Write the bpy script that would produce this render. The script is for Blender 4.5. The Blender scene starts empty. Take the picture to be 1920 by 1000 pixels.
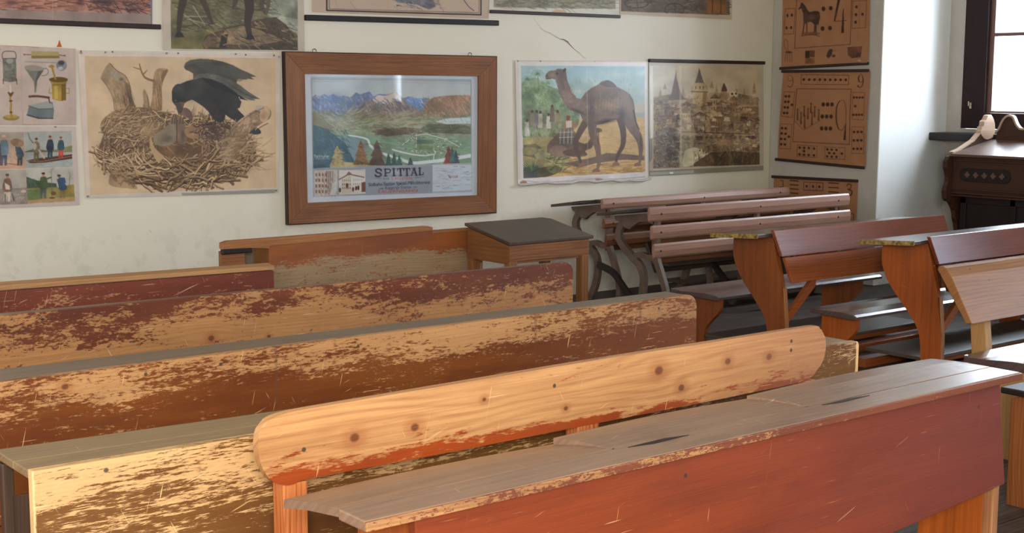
import bpy, bmesh, math, random
import numpy as np
from mathutils import Vector, Matrix

random.seed(7)
C = bpy.context.scene.collection
PI = math.pi

# ------------------------------------------------------------------ helpers
def lin(c):
    c = c / 255.0
    return c / 12.92 if c <= 0.04045 else ((c + 0.055) / 1.055) ** 2.4

def rgb(r, g, b):
    return (lin(r), lin(g), lin(b), 1.0)

class Nodes:
    """small helper for writing node trees"""
    def __init__(s, name):
        s.m = bpy.data.materials.new(name)
        s.m.use_nodes = True
        s.t = s.m.node_tree
        s.t.nodes.clear()
        s.out = s.t.nodes.new('ShaderNodeOutputMaterial')
    def new(s, typ, **kw):
        n = s.t.nodes.new(typ)
        for k, v in kw.items():
            setattr(n, k, v)
        return n
    def put(s, sock, v):
        if isinstance(v, bpy.types.NodeSocket):
            s.t.links.new(v, sock)
        elif v is not None:
            sock.default_value = v
    def math(s, op, a, b=None, c=None, clamp=False):
        n = s.new('ShaderNodeMath', operation=op, use_clamp=clamp)
        s.put(n.inputs[0], a)
        if b is not None: s.put(n.inputs[1], b)
        if c is not None: s.put(n.inputs[2], c)
        return n.outputs[0]
    def mix(s, f, a, b, typ='MIX'):
        n = s.new('ShaderNodeMix', data_type='RGBA', blend_type=typ)
        s.put(n.inputs[0], f); s.put(n.inputs[6], a); s.put(n.inputs[7], b)
        return n.outputs[2]
    def comb(s, x, y, z):
        n = s.new('ShaderNodeCombineXYZ')
        s.put(n.inputs[0], x); s.put(n.inputs[1], y); s.put(n.inputs[2], z)
        return n.outputs[0]
    def noise(s, vec, scale=1.0, detail=2.0, rough=0.5, dist=0.0):
        n = s.new('ShaderNodeTexNoise')
        s.put(n.inputs['Vector'], vec)
        n.inputs['Scale'].default_value = scale
        n.inputs['Detail'].default_value = detail
        n.inputs['Roughness'].default_value = rough
        n.inputs['Distortion'].default_value = dist
        return n.outputs[0]
    def step(s, v, lo, hi):
        n = s.new('ShaderNodeMapRange', interpolation_type='SMOOTHSTEP')
        s.put(n.inputs[0], v)
        n.inputs[1].default_value = lo; n.inputs[2].default_value = hi
        return n.outputs[0]
    def xyz(s):
        tc = s.new('ShaderNodeTexCoord')
        sp = s.new('ShaderNodeSeparateXYZ')
        s.t.links.new(tc.outputs['Object'], sp.inputs[0])
        return sp.outputs
    def finish(s, col, rough=0.5, spec=0.5, metal=0.0, bump=None, bstr=0.2, bdist=0.002, coat=0.0, crough=0.2):
        p = s.new('ShaderNodeBsdfPrincipled')
        s.put(p.inputs['Base Color'], col)
        s.put(p.inputs['Roughness'], rough)
        s.put(p.inputs['Specular IOR Level'], spec)
        s.put(p.inputs['Metallic'], metal)
        s.put(p.inputs['Coat Weight'], coat)
        s.put(p.inputs['Coat Roughness'], crough)
        if bump is not None:
            b = s.new('ShaderNodeBump')
            b.inputs['Strength'].default_value = bstr
            b.inputs['Distance'].default_value = bdist
            s.put(b.inputs['Height'], bump)
            s.t.links.new(b.outputs[0], p.inputs['Normal'])
        s.t.links.new(p.outputs[0], s.out.inputs[0])
        return s.m

def plain(name, c, rough=0.6, spec=0.4, var=0.12, sc=12.0, metal=0.0, coat=0.0):
    n = Nodes(name)
    x, y, z = n.xyz()
    v = n.comb(x, y, z)
    f = n.noise(v, sc, 5, 0.6)
    f = n.step(f, 0.3, 0.7)
    c2 = tuple(max(0, k * (1 - 2.2 * var)) for k in c[:3]) + (1,)
    return n.finish(n.mix(f, c, c2), rough, spec, metal, bump=f, bstr=0.15, coat=coat)

def wood(name, light, dark, axis='X', ring=38, paint=None, paint2=None, cover=0.5, fade=None, xfade=None,
         rough=0.5, prough=0.35, spec=0.4, knots=(), nails=(), scratch=0.0, scol=None, dirt=0.35, dcol=(0.05, 0.032, 0.022, 1),
         seed=0.0, edge=None, ecol=None, sharp=0.06, streak=(2.6, 26.0), coat=0.0, grain=1.0, flat=False, tone=None, bars=()):
    """wood with rings, fibres, knots, nail heads, worn paint and scratches.
    l runs along the board, v across it (local metres)."""
    n = Nodes(name)
    x, y, z = n.xyz()
    M = n.math
    if axis == 'X':
        l = x; v = M('ADD', z, M('MULTIPLY', y, 0.93))
    elif axis == 'Y':
        l = y; v = M('ADD', z, M('MULTIPLY', x, 0.93))
    else:
        l = z; v = M('ADD', x, M('MULTIPLY', y, 0.93))
    ls = M('ADD', l, seed * 3.71); vs = M('ADD', v, seed * 1.37)
    warp = n.noise(n.comb(M('MULTIPLY', ls, 0.9), M('MULTIPLY', vs, 3.4), seed), 1.0, 2, 0.5)
    ring = ring * 1.7
    w = M('MULTIPLY', vs, float(ring))
    w = M('MULTIPLY_ADD', warp, ring * 0.16, w)
    kmask = None; khalo = None
    for (kl, kv, kr) in knots:
        dl = M('MULTIPLY', M('SUBTRACT', l, kl), 1 / (kr * 1.25))
        dv = M('MULTIPLY', M('SUBTRACT', v, kv), 1 / kr)
        d2 = M('ADD', M('MULTIPLY', dl, dl), M('MULTIPLY', dv, dv))
        d = M('SQRT', d2)
        bell = M('EXPONENT', M('MULTIPLY', M('ADD', M('MULTIPLY', M('MULTIPLY', dl, dl), 0.03), M('MULTIPLY', M('MULTIPLY', dv, dv), 0.10)), -1.0))
        w = M('ADD', w, M('MULTIPLY', M('MULTIPLY', dv, bell), -kr * ring * 0.75))
        k = n.step(M('ADD', d, M('MULTIPLY', warp, 0.6)), 1.25, 0.75)
        h = n.step(d, 2.6, 0.8)
        kmask = k if kmask is None else M('MAXIMUM', kmask, k)
        khalo = h if khalo is None else M('MAXIMUM', khalo, h)
    rings = M('MULTIPLY_ADD', M('SINE', M('MULTIPLY', w, 6.2832)), 0.5, 0.5)
    rings = M('POWER', rings, 2.2)
    fib = n.noise(n.comb(M('MULTIPLY', ls, 5.0), M('MULTIPLY', vs, 260.0), seed), 1.0, 3, 0.6)
    fibc = n.step(fib, 0.35, 0.7)
    low = n.noise(n.comb(M('MULTIPLY', ls, 1.6), M('MULTIPLY', vs, 8.0), seed + 5), 1.0, 4, 0.6)
    sk = n.step(n.noise(n.comb(M('MULTIPLY', ls, 1.3), M('MULTIPLY', M('MULTIPLY_ADD', warp, 0.05, vs), 95.0), seed + 7), 1.0, 4, 0.65), 0.38, 0.68)
    f = M('ADD', M('MULTIPLY', rings, 0.26 * grain), M('MULTIPLY', fibc, 0.22 * grain))
    f = M('ADD', f, M('MULTIPLY', sk, 0.34 * grain))
    f = M('ADD', f, M('MULTIPLY', M('SUBTRACT', low, 0.45), 1.3), clamp=True)
    col = n.mix(f, light, dark)
    hgt = M('MULTIPLY', fib, 0.6)
    rg = rough
    if scratch and scol is None:
        scol = tuple(min(1, c * 1.5 + 0.05) for c in light[:3]) + (1,)
    big = n.noise(n.comb(M('MULTIPLY', ls, 1.1), M('MULTIPLY', vs, 4.0), seed + 9), 1.0, 2, 0.5)
    if paint is not None:
        st = n.noise(n.comb(M('MULTIPLY', ls, streak[0] * 3.6), M('MULTIPLY', vs, streak[1] * 1.25), seed + 2), 1.0, 7, 0.72)
        st2 = n.noise(n.comb(M('MULTIPLY', ls, streak[0] * 24), M('MULTIPLY', vs, streak[1] * 5.5), seed + 3), 1.0, 4, 0.75)
        st3 = n.noise(n.comb(M('MULTIPLY', ls, 3.2), M('MULTIPLY', vs, 11.0), seed + 41), 1.0, 5, 0.65)
        m = M('ADD', M('MULTIPLY', M('SUBTRACT', st, 0.5), 1.7), M('MULTIPLY', M('SUBTRACT', st2, 0.5), 1.7))
        m = M('ADD', m, M('MULTIPLY', M('SUBTRACT', big, 0.5), 0.9))
        m = M('ADD', m, M('MULTIPLY', M('SUBTRACT', st3, 0.5), 0.9))
        m = M('ADD', m, cover - 0.5)
        if fade is not None:     # (v0, v1, amount): paint added from v0 to v1
            m = M('ADD', m, M('MULTIPLY', n.step(v, fade[0], fade[1]), fade[2]))
        if xfade is not None:
            m = M('ADD', m, M('MULTIPLY', n.step(l, xfade[0], xfade[1]), xfade[2]))
        pm = n.step(m, -sharp, sharp)
        pc = n.mix(n.step(low, 0.35, 0.65), paint, paint2 or tuple(c * 0.72 for c in paint[:3]) + (1,))
        pc = n.mix(M('MULTIPLY', fibc, 0.25), pc, tuple(c * 0.45 for c in paint[:3]) + (1,))
        col = n.mix(pm, col, pc)
        rg = M('MULTIPLY_ADD', pm, prough - rough, rough)
        hgt = M('ADD', hgt, M('MULTIPLY', pm, 0.5))
    if kmask is not None:
        col = n.mix(M('MULTIPLY', khalo, 0.4), col, (dark[0] * .95, dark[1] * .6, dark[2] * .5, 1))
        col = n.mix(M('MULTIPLY', kmask, 0.85), col, (dark[0] * .42, dark[1] * .27, dark[2] * .25, 1))
    if scratch:
        s_ = None
        for ang, th, fq in ((1.35, .752, 1.0), (2.05, .765, 1.3), (0.35, .765, .8), (0.0, .735, 1.0)):
            ca, sa = math.cos(ang), math.sin(ang)
            pp = M('ADD', M('MULTIPLY', ls, ca), M('MULTIPLY', vs, sa)); qq = M('SUBTRACT', M('MULTIPLY', vs, ca), M('MULTIPLY', ls, sa))
            e_ = n.noise(n.comb(M('MULTIPLY', pp, 7.0 * fq), M('MULTIPLY', qq, 170.0 * fq), seed + ang), 1.0, 1.0, 0.5)
            e_ = n.step(e_, th - .03 * scratch + .03, th - .03 * scratch + .075)
            s_ = e_ if s_ is None else M('MAXIMUM', s_, e_)
        brk = n.step(n.noise(n.comb(ls, vs, seed), 5.0, 3), 0.38, 0.6)
        s_ = M('MULTIPLY', s_, brk)
        col = n.mix(M('MULTIPLY', s_, 0.75), col, scol)
    # dents and pale spots
    if edge is not None:      # (l0, l1, v0, v1, width) pale worn rim
        l0, l1, v0, v1, wd = edge
        e = M('MINIMUM', M('SUBTRACT', l, l0), M('SUBTRACT', l1, l))
        e2 = M('MINIMUM', M('SUBTRACT', v, v0), M('SUBTRACT', v1, v))
        e = M('MINIMUM', e, e2)
        e = M('ADD', e, M('MULTIPLY', M('SUBTRACT', n.noise(n.comb(ls, vs, 0.0), 26.0, 5, 0.7), 0.5), wd * 2.6))
        col = n.mix(M('MULTIPLY', n.step(e, wd, wd * 0.3), 0.85), col, ecol or light)
    d = n.noise(n.comb(M('MULTIPLY', ls, 2.2), M('MULTIPLY', vs, 5.0), seed + 31), 1.0, 6, 0.7)
    col = n.mix(M('MULTIPLY', n.step(d, 0.5, 0.78), dirt), col, dcol)
    for (bl, bw) in bars:       # faint dark band across the board where a batten sits behind
        bb = n.step(M('ABSOLUTE', M('SUBTRACT', l, bl)), bw, bw * 0.5)
        col = n.mix(M('MULTIPLY', bb, 0.4), col, dcol)
    if tone is not None:        # second colour blended in along l: (l0, l1, colour, amount)
        col = n.mix(M('MULTIPLY', n.step(l, tone[0], tone[1]), tone[3]), col, tone[2])
    for (nl, nv) in nails:
        dl = M('SUBTRACT', l, nl); dv = M('SUBTRACT', v, nv)
        dd = M('SQRT', M('ADD', M('MULTIPLY', dl, dl), M('MULTIPLY', dv, dv)))
        col = n.mix(M('MULTIPLY', n.step(dd, 0.007, 0.004), 0.85), col, (0.03, 0.025, 0.03, 1))
    return n.finish(col, rg, spec, 0.0, bump=hgt, bstr=0.35, bdist=0.0012, coat=coat)

# ---- mesh helpers
def box(bm, x0, x1, y0, y1, z0, z1, bev=0.0, seg=2):
    vs = [bm.verts.new(p) for p in ((x0, y0, z0), (x1, y0, z0), (x1, y1, z0), (x0, y1, z0),
                                    (x0, y0, z1), (x1, y0, z1), (x1, y1, z1), (x0, y1, z1))]
    fs = [bm.faces.new([vs[i] for i in f]) for f in ((3, 2, 1, 0), (4, 5, 6, 7), (0, 1, 5, 4), (1, 2, 6, 5), (2, 3, 7, 6), (3, 0, 4, 7))]
    if bev:
        es = set(e for f in fs for e in f.edges)
        bmesh.ops.bevel(bm, geom=list(es), offset=bev, segments=seg, profile=0.6, affect='EDGES')
    return bm

def hexa(bm, p, bev=0.0, seg=2):
    """eight corners: bottom ring then top ring"""
    vs = [bm.verts.new(q) for q in p]
    fs = [bm.faces.new([vs[i] for i in f]) for f in ((3, 2, 1, 0), (4, 5, 6, 7), (0, 1, 5, 4), (1, 2, 6, 5), (2, 3, 7, 6), (3, 0, 4, 7))]
    if bev:
        es = set(e for f in fs for e in f.edges)
        bmesh.ops.bevel(bm, geom=list(es), offset=bev, segments=seg, profile=0.6, affect='EDGES')
    return bm

def prism(bm, pts, plane, a, b, bev=0.0, seg=2):
    """outline pts in a plane ('XZ','YZ','XY') extruded from a to b along the third axis"""
    def P(u, v, t):
        return {'XZ': (u, t, v), 'YZ': (t, u, v), 'XY': (u, v, t)}[plane]
    A = [bm.verts.new(P(u, v, a)) for u, v in pts]
    B = [bm.verts.new(P(u, v, b)) for u, v in pts]
    k = len(pts)
    fa = bm.faces.new(A); fb = bm.faces.new(B[::-1])
    for i in range(k):
        bm.faces.new((A[(i + 1) % k], A[i], B[i], B[(i + 1) % k]))
    if bev:
        es = list(fa.edges) + list(fb.edges)
        bmesh.ops.bevel(bm, geom=es, offset=bev, segments=seg, profile=0.6, affect='EDGES')
    bmesh.ops.recalc_face_normals(bm, faces=bm.faces)
    return bm

def smooth_path(pts, per=6):
    out = []
    k = len(pts)
    for i in range(k - 1):
        p0 = pts[max(i - 1, 0)]; p1 = pts[i]; p2 = pts[i + 1]; p3 = pts[min(i + 2, k - 1)]
        for j in range(per):
            t = j / per
            out.append(tuple(0.5 * (2 * b + (c - a) * t + (2 * a - 5 * b + 4 * c - d) * t * t + (3 * b - a - 3 * c + d) * t ** 3)
                             for a, b, c, d in zip(p0, p1, p2, p3)))
    out.append(tuple(pts[-1]))
    return out

def ribbon(bm, path, widths, plane, a, b, bev=0.0):
    """a bar following a 2-D path with varying width, extruded between a and b"""
    k = len(path); L = []; R = []
    for i, p in enumerate(path):
        q0 = path[max(i - 1, 0)]; q1 = path[min(i + 1, k - 1)]
        dx, dy = q1[0] - q0[0], q1[1] - q0[1]
        d = math.hypot(dx, dy) or 1
        w = widths if not isinstance(widths, (list, tuple)) else widths[0] + (widths[-1] - widths[0]) * i / (k - 1)
        nx, ny = -dy / d * w / 2, dx / d * w / 2
        L.append((p[0] + nx, p[1] + ny)); R.append((p[0] - nx, p[1] - ny))
    return prism(bm, L + R[::-1], plane, a, b, bev)

def tube(bm, pts, r, seg=10):
    pts = [Vector(p) for p in pts]
    rings = []
    for i, p in enumerate(pts):
        d = (pts[min(i + 1, len(pts) - 1)] - pts[max(i - 1, 0)]).normalized()
        up = Vector((0, 0, 1)) if abs(d.z) < 0.9 else Vector((1, 0, 0))
        s = d.cross(up).normalized(); t = s.cross(d)
        rr = r if not isinstance(r, (list, tuple)) else r[i]
        rings.append([bm.verts.new(p + (s * math.cos(2 * PI * j / seg) + t * math.sin(2 * PI * j / seg)) * rr) for j in range(seg)])
    for a, b in zip(rings, rings[1:]):
        for j in range(seg):
            bm.faces.new((a[j], a[(j + 1) % seg], b[(j + 1) % seg], b[j]))
    bm.faces.new(rings[0][::-1]); bm.faces.new(rings[-1])
    return bm

def obj(name, bm, mat, parent=None, loc=None, sm=False):
    bmesh.ops.recalc_face_normals(bm, faces=bm.faces)
    me = bpy.data.meshes.new(name)
    bm.to_mesh(me); bm.free()
    me.materials.append(mat)
    if sm:
        for p in me.polygons: p.use_smooth = True
    o = bpy.data.objects.new(name, me)
    C.objects.link(o)
    if parent: o.parent = parent
    if loc: o.location = loc
    return o

def B(): return bmesh.new()

def thing(name, label, cat, loc=(0, 0, 0), rotz=0, group=None):
    o = bpy.data.objects.new(name, None)
    o.empty_display_size = 0.1
    C.objects.link(o)
    o.location = loc; o.rotation_euler = (0, 0, rotz)
    o['label'] = label; o['category'] = cat
    if group: o['group'] = group
    return o

def tag(o, label, cat, group=None):
    o['label'] = label; o['category'] = cat
    if group: o['group'] = group
    return o

def struct(name, bm, mat, parent=None):
    o = obj(name, bm, mat, parent)
    if parent is None: o['kind'] = 'structure'
    return o
# ------------------------------------------------------------------ printed sheets
# every sheet is a fine grid mesh whose points carry the print's colours
rng = np.random.default_rng(3)

def vnoise(h, w, cell, octs=4, seed=0):
    r = np.random.default_rng(seed)
    out = np.zeros((h, w), np.float32); amp = 1.0; tot = 0
    for o in range(octs):
        c = max(cell / 2 ** o, 1.0)
        gh, gw = int(h / c) + 3, int(w / c) + 3
        g = r.random((gh, gw)).astype(np.float32)
        yy = np.arange(h) / c; xx = np.arange(w) / c
        yi = yy.astype(int); xi = xx.astype(int)
        fy = (yy - yi)[:, None]; fx = (xx - xi)[None, :]
        fy = fy * fy * (3 - 2 * fy); fx = fx * fx * (3 - 2 * fx)
        a = g[yi][:, xi]; b = g[yi][:, xi + 1]; c_ = g[yi + 1][:, xi]; d = g[yi + 1][:, xi + 1]
        out += amp * ((a * (1 - fx) + b * fx) * (1 - fy) + (c_ * (1 - fx) + d * fx) * fy)
        tot += amp; amp *= 0.55
    return out / tot

class Art:
    def __init__(s, quad, W, H, bg, ss=2, seed=0):
        """quad: the four sheet corners in the drawing's own coordinates (TL, TR, BR, BL)"""
        s.W, s.H, s.ss = W, H, ss
        s.w, s.h = W * ss, H * ss
        s.a = np.zeros((s.h, s.w, 3), np.float32); s.a[:] = bg
        dst = [(0, 0), (s.w, 0), (s.w, s.h), (0, s.h)]
        A = []; b = []
        for (x, y), (u, v) in zip(quad, dst):
            A.append([x, y, 1, 0, 0, 0, -u * x, -u * y]); b.append(u)
            A.append([0, 0, 0, x, y, 1, -v * x, -v * y]); b.append(v)
        s.Hm = np.append(np.linalg.solve(np.array(A, float), np.array(b, float)), 1).reshape(3, 3)
        s.frame(0, 0, 1)
        s.nz = vnoise(s.h, s.w, 22 * ss, 5, seed) - 0.5
        s.fine = vnoise(s.h, s.w, 3 * ss, 3, seed + 1) - 0.5
        s.r = random.Random(seed)
        s.cl = None
    def frame(s, ox, oy, k):
        s.o = (ox, oy, k)
        return s
    def T(s, pts):
        p = np.array(pts, float)[:, :2] / s.o[2] + np.array(s.o[:2])
        q = np.c_[p, np.ones(len(p))] @ s.Hm.T
        return q[:, :2] / q[:, 2:3]
    def scale(s, p, d=1.0):
        a = s.T([p, (p[0] + d, p[1])])
        return max(abs(a[1, 0] - a[0, 0]), 1e-3)
    def _bb(s, q, m=1):
        x0 = max(int(q[:, 0].min() - m), 0); x1 = min(int(q[:, 0].max() + m) + 1, s.w)
        y0 = max(int(q[:, 1].min() - m), 0); y1 = min(int(q[:, 1].max() + m) + 1, s.h)
        return (x0, x1, y0, y1) if x1 > x0 and y1 > y0 else None
    def clip(s, pts=None):
        if pts is None: s.cl = None; return
        s.cl = None
        q = s.T(pts); X = np.arange(s.w)[None, :] + 0.5; Y = np.arange(s.h)[:, None] + 0.5
        m = np.zeros((s.h, s.w), bool)
        for (ax, ay), (bx, by) in zip(q, np.roll(q, -1, 0)):
            if ay == by: continue
            m ^= ((Y > min(ay, by)) & (Y <= max(ay, by)) & (X < ax + (Y - ay) * (bx - ax) / (by - ay)))
        s.cl = m.astype(np.float32)
    def glow(s, cx, cy, rx, ry, col, al=0.5, rot=0.0):
        """soft round shade"""
        c0 = s.T([(cx, cy), (cx + rx, cy), (cx, cy + ry)])
        kx = abs(c0[1, 0] - c0[0, 0]); ky = abs(c0[2, 1] - c0[0, 1]); R_ = 2 * max(kx, ky)
        x0, x1 = max(int(c0[0, 0] - R_), 0), min(int(c0[0, 0] + R_), s.w); y0, y1 = max(int(c0[0, 1] - R_), 0), min(int(c0[0, 1] + R_), s.h)
        if x1 <= x0 or y1 <= y0: return
        X = np.arange(x0, x1)[None, :] - c0[0, 0]; Y = np.arange(y0, y1)[:, None] - c0[0, 1]
        u = (X * math.cos(rot) + Y * math.sin(rot)) / kx; v = (-X * math.sin(rot) + Y * math.cos(rot)) / ky
        s._blend((x0, x1, y0, y1), np.exp(-(u * u + v * v) * 1.6).astype(np.float32), col, al, .15, .08)
    def _blend(s, bb, mask, col, al, ns, fn=0):
        x0, x1, y0, y1 = bb
        if s.cl is not None: mask = mask * s.cl[y0:y1, x0:x1]
        col = np.array(col, np.float32)
        if ns or fn:
            c = col * (1 + ns * 2 * s.nz[y0:y1, x0:x1, None] + fn * 2 * s.fine[y0:y1, x0:x1, None])
        else:
            c = col
        m = (mask * al)[..., None]
        s.a[y0:y1, x0:x1] = s.a[y0:y1, x0:x1] * (1 - m) + c * m
    def poly(s, pts, col, al=1.0, ns=0.0, fn=0.0, sm=False, col2=None):
        if sm:
            pts = smooth_path(list(pts) + [pts[0]], 5)[:-1]
        q = s.T(pts); bb = s._bb(q)
        if not bb: return
        x0, x1, y0, y1 = bb
        X = np.arange(x0, x1)[None, :] + 0.5; Y = np.arange(y0, y1)[:, None] + 0.5
        m = np.zeros((y1 - y0, x1 - x0), bool)
        for (ax, ay), (bx, by) in zip(q, np.roll(q, -1, 0)):
            if ay == by: continue
            m ^= ((Y > min(ay, by)) & (Y <= max(ay, by)) & (X < ax + (Y - ay) * (bx - ax) / (by - ay)))
        if col2 is not None:
            t = ((Y - y0) / max(y1 - y0, 1))[..., None]
            c = np.array(col, np.float32) * (1 - t) + np.array(col2, np.float32) * t
            c = np.broadcast_to(c, (y1 - y0, x1 - x0, 3)) * (1 + ns * 2 * s.nz[y0:y1, x0:x1, None] + fn * 2 * s.fine[y0:y1, x0:x1, None])
            mm = (m * al)[..., None]
            if s.cl is not None: mm = mm * s.cl[y0:y1, x0:x1, None]
            s.a[y0:y1, x0:x1] = s.a[y0:y1, x0:x1] * (1 - mm) + c * mm
        else:
            s._blend(bb, m.astype(np.float32), col, al, ns, fn)
    def rect(s, x0, y0, x1, y1, col, **k):
        s.poly([(x0, y0), (x1, y0), (x1, y1), (x0, y1)], col, **k)
    def line(s, pts, w, col, al=1.0, sm=False, ns=0.0, fn=0.0, soft=0.7):
        """w: width in drawing units, one number or (start, end)"""
        if sm: pts = smooth_path(pts, 5)
        w0, w1 = (w, w) if not isinstance(w, tuple) else w
        k = s.scale(pts[0])
        q = s.T(pts); n = len(q) - 1
        bb = s._bb(q, max(w0, w1) * k / 2 + 2)
        if not bb: return
        x0, x1, y0, y1 = bb
        X = np.arange(x0, x1)[None, :] + 0.5; Y = np.arange(y0, y1)[:, None] + 0.5
        M = np.zeros((y1 - y0, x1 - x0), np.float32)
        for i in range(n):
            ax, ay = q[i]; bx, by = q[i + 1]
            dx, dy = bx - ax, by - ay; L2 = dx * dx + dy * dy + 1e-9
            t = np.clip(((X - ax) * dx + (Y - ay) * dy) / L2, 0, 1)
            d = np.hypot(X - ax - t * dx, Y - ay - t * dy)
            r = (w0 + (w1 - w0) * (i + t) / n) * k / 2
            M = np.maximum(M, np.clip((r - d) / soft + 0.5, 0, 1) * np.clip(r * 2, 0, 1))
        s._blend(bb, M, col, al, ns, fn)
    def dot(s, x, y, r, col, al=1.0, **k):
        s.line([(x, y), (x + 0.01, y)], 2 * r, col, al, **k)
    def ell(s, cx, cy, rx, ry, col, rot=0, n=26, **k):
        c, sn = math.cos(rot), math.sin(rot)
        s.poly([(cx + rx * math.cos(a) * c - ry * math.sin(a) * sn, cy + rx * math.cos(a) * sn + ry * math.sin(a) * c)
                for a in (2 * PI * i / n for i in range(n))], col, **k)
    def outline(s, pts, w, col, al=1.0):
        s.line(list(pts) + [pts[0]], w, col, al)
    def box(s, x0, y0, x1, y1, w, col, al=1.0, skew=0):
        s.outline([(x0, y0), (x1, y0), (x1, y1), (x0, y1)], w, col, al)
    def text(s, txt, x, y, size, col, width=None, slope=0.0, al=1.0):
        """lettering from the built-in typeface; x, y is the left end of the baseline"""
        cu = bpy.data.curves.new('lettering', 'FONT'); cu.body = txt; cu.size = 1.0
        ob = bpy.data.objects.new('lettering', cu)
        me = ob.to_mesh(); me.calc_loop_triangles()
        V = [(v.co.x, v.co.y) for v in me.vertices]
        tr = [tuple(t.vertices) for t in me.loop_triangles]
        ob.to_mesh_clear(); bpy.data.objects.remove(ob); bpy.data.curves.remove(cu)
        if not V: return
        wx = max(v[0] for v in V)
        kx = size if width is None else width / wx
        P = [(x + v[0] * kx, y - v[1] * size + v[0] * kx * slope) for v in V]
        for t in tr:
            s.poly([P[i] for i in t], col, al)
    def strokes(s, n, area, length, w, cols, ang=0.0, spread=0.5, al=0.8, curve=0.3, taper=True):
        x0, y0, x1, y1 = area
        R = s.r
        for _ in range(n):
            x = R.uniform(x0, x1); y = R.uniform(y0, y1)
            a = ang + R.uniform(-spread, spread); L = length * R.uniform(0.5, 1.3)
            b = a + R.uniform(-curve, curve)
            p = [(x, y), (x + L / 2 * math.cos(a), y + L / 2 * math.sin(a))]
            p.append((p[1][0] + L / 2 * math.cos(b), p[1][1] + L / 2 * math.sin(b)))
            ww = w * R.uniform(0.6, 1.4)
            s.line(p, (ww, ww * 0.4) if taper else ww, R.choice(cols), al)
    def age(s, amt=0.05, stain=(120, 90, 60), sa=0.15):
        s.a *= (1 + amt * 2 * s.nz[..., None])
        m = np.clip((vnoise(s.h, s.w, 60 * s.ss, 4, 77) - 0.55) * 4, 0, 1)[..., None] * sa
        s.a = s.a * (1 - m) + np.array(stain, np.float32) * m
    def pixels(s):
        a = np.clip(s.a, 0, 255).reshape(s.H, s.ss, s.W, s.ss, 3).mean((1, 3)) / 255.0
        return np.where(a <= 0.04045, a / 12.92, ((a + 0.055) / 1.055) ** 2.4)

def print_mat(name, rough=0.55, spec=0.3, coat=0.0, gain=1.0):
    n = Nodes(name)
    at = n.new('ShaderNodeAttribute', attribute_name='print')
    col = n.mix(1.0, at.outputs['Color'], (gain, gain, gain, 1), 'MULTIPLY')
    return n.finish(col, rough, spec, coat=coat, crough=0.25)

def sheet(name, art, corners, mat, parent, wave=0.0, nrm=(0, -1, 0), bow=None):
    """corners in world metres TL, TR, BR, BL; wave lifts the paper off the wall a little"""
    W, H = art.W, art.H
    c = [np.array(p, float) for p in corners]
    u = (np.arange(W) / (W - 1))[None, :, None]; v = (np.arange(H) / (H - 1))[:, None, None]
    P = (c[0] * (1 - u) + c[1] * u) * (1 - v) + (c[3] * (1 - u) + c[2] * u) * v
    nr = np.array(nrm, float)
    if wave:
        wv = vnoise(H, W, 90, 2, int(abs(c[0][0]) * 100) % 999)[..., None]
        P = P + nr * wave * (0.3 + wv)
    if bow is not None:
        P = P + nr * (bow(u, v))
    me = bpy.data.meshes.new(name)
    me.vertices.add(W * H)
    me.vertices.foreach_set('co', P.astype(np.float32).ravel())
    i = np.arange(W * H).reshape(H, W)
    q = np.stack([i[:-1, :-1], i[1:, :-1], i[1:, 1:], i[:-1, 1:]], -1).reshape(-1, 4)
    me.loops.add(q.size); me.polygons.add(len(q))
    me.loops.foreach_set('vertex_index', q.ravel().astype(np.int32))
    me.polygons.foreach_set('loop_start', (np.arange(len(q)) * 4).astype(np.int32))
    me.polygons.foreach_set('loop_total', np.full(len(q), 4, np.int32))
    me.update(calc_edges=True)
    at = me.color_attributes.new('print', 'FLOAT_COLOR', 'POINT')
    px = np.concatenate([art.pixels(), np.ones((H, W, 1))], -1)
    at.data.foreach_set('color', px.astype(np.float32).ravel())
    me.materials.append(mat)
    o = bpy.data.objects.new(name, me)
    C.objects.link(o)
    if parent: 
        o.parent = parent
        me.transform(Matrix.Translation(-parent.location))
    return o
INK = (38, 32, 34)

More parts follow.
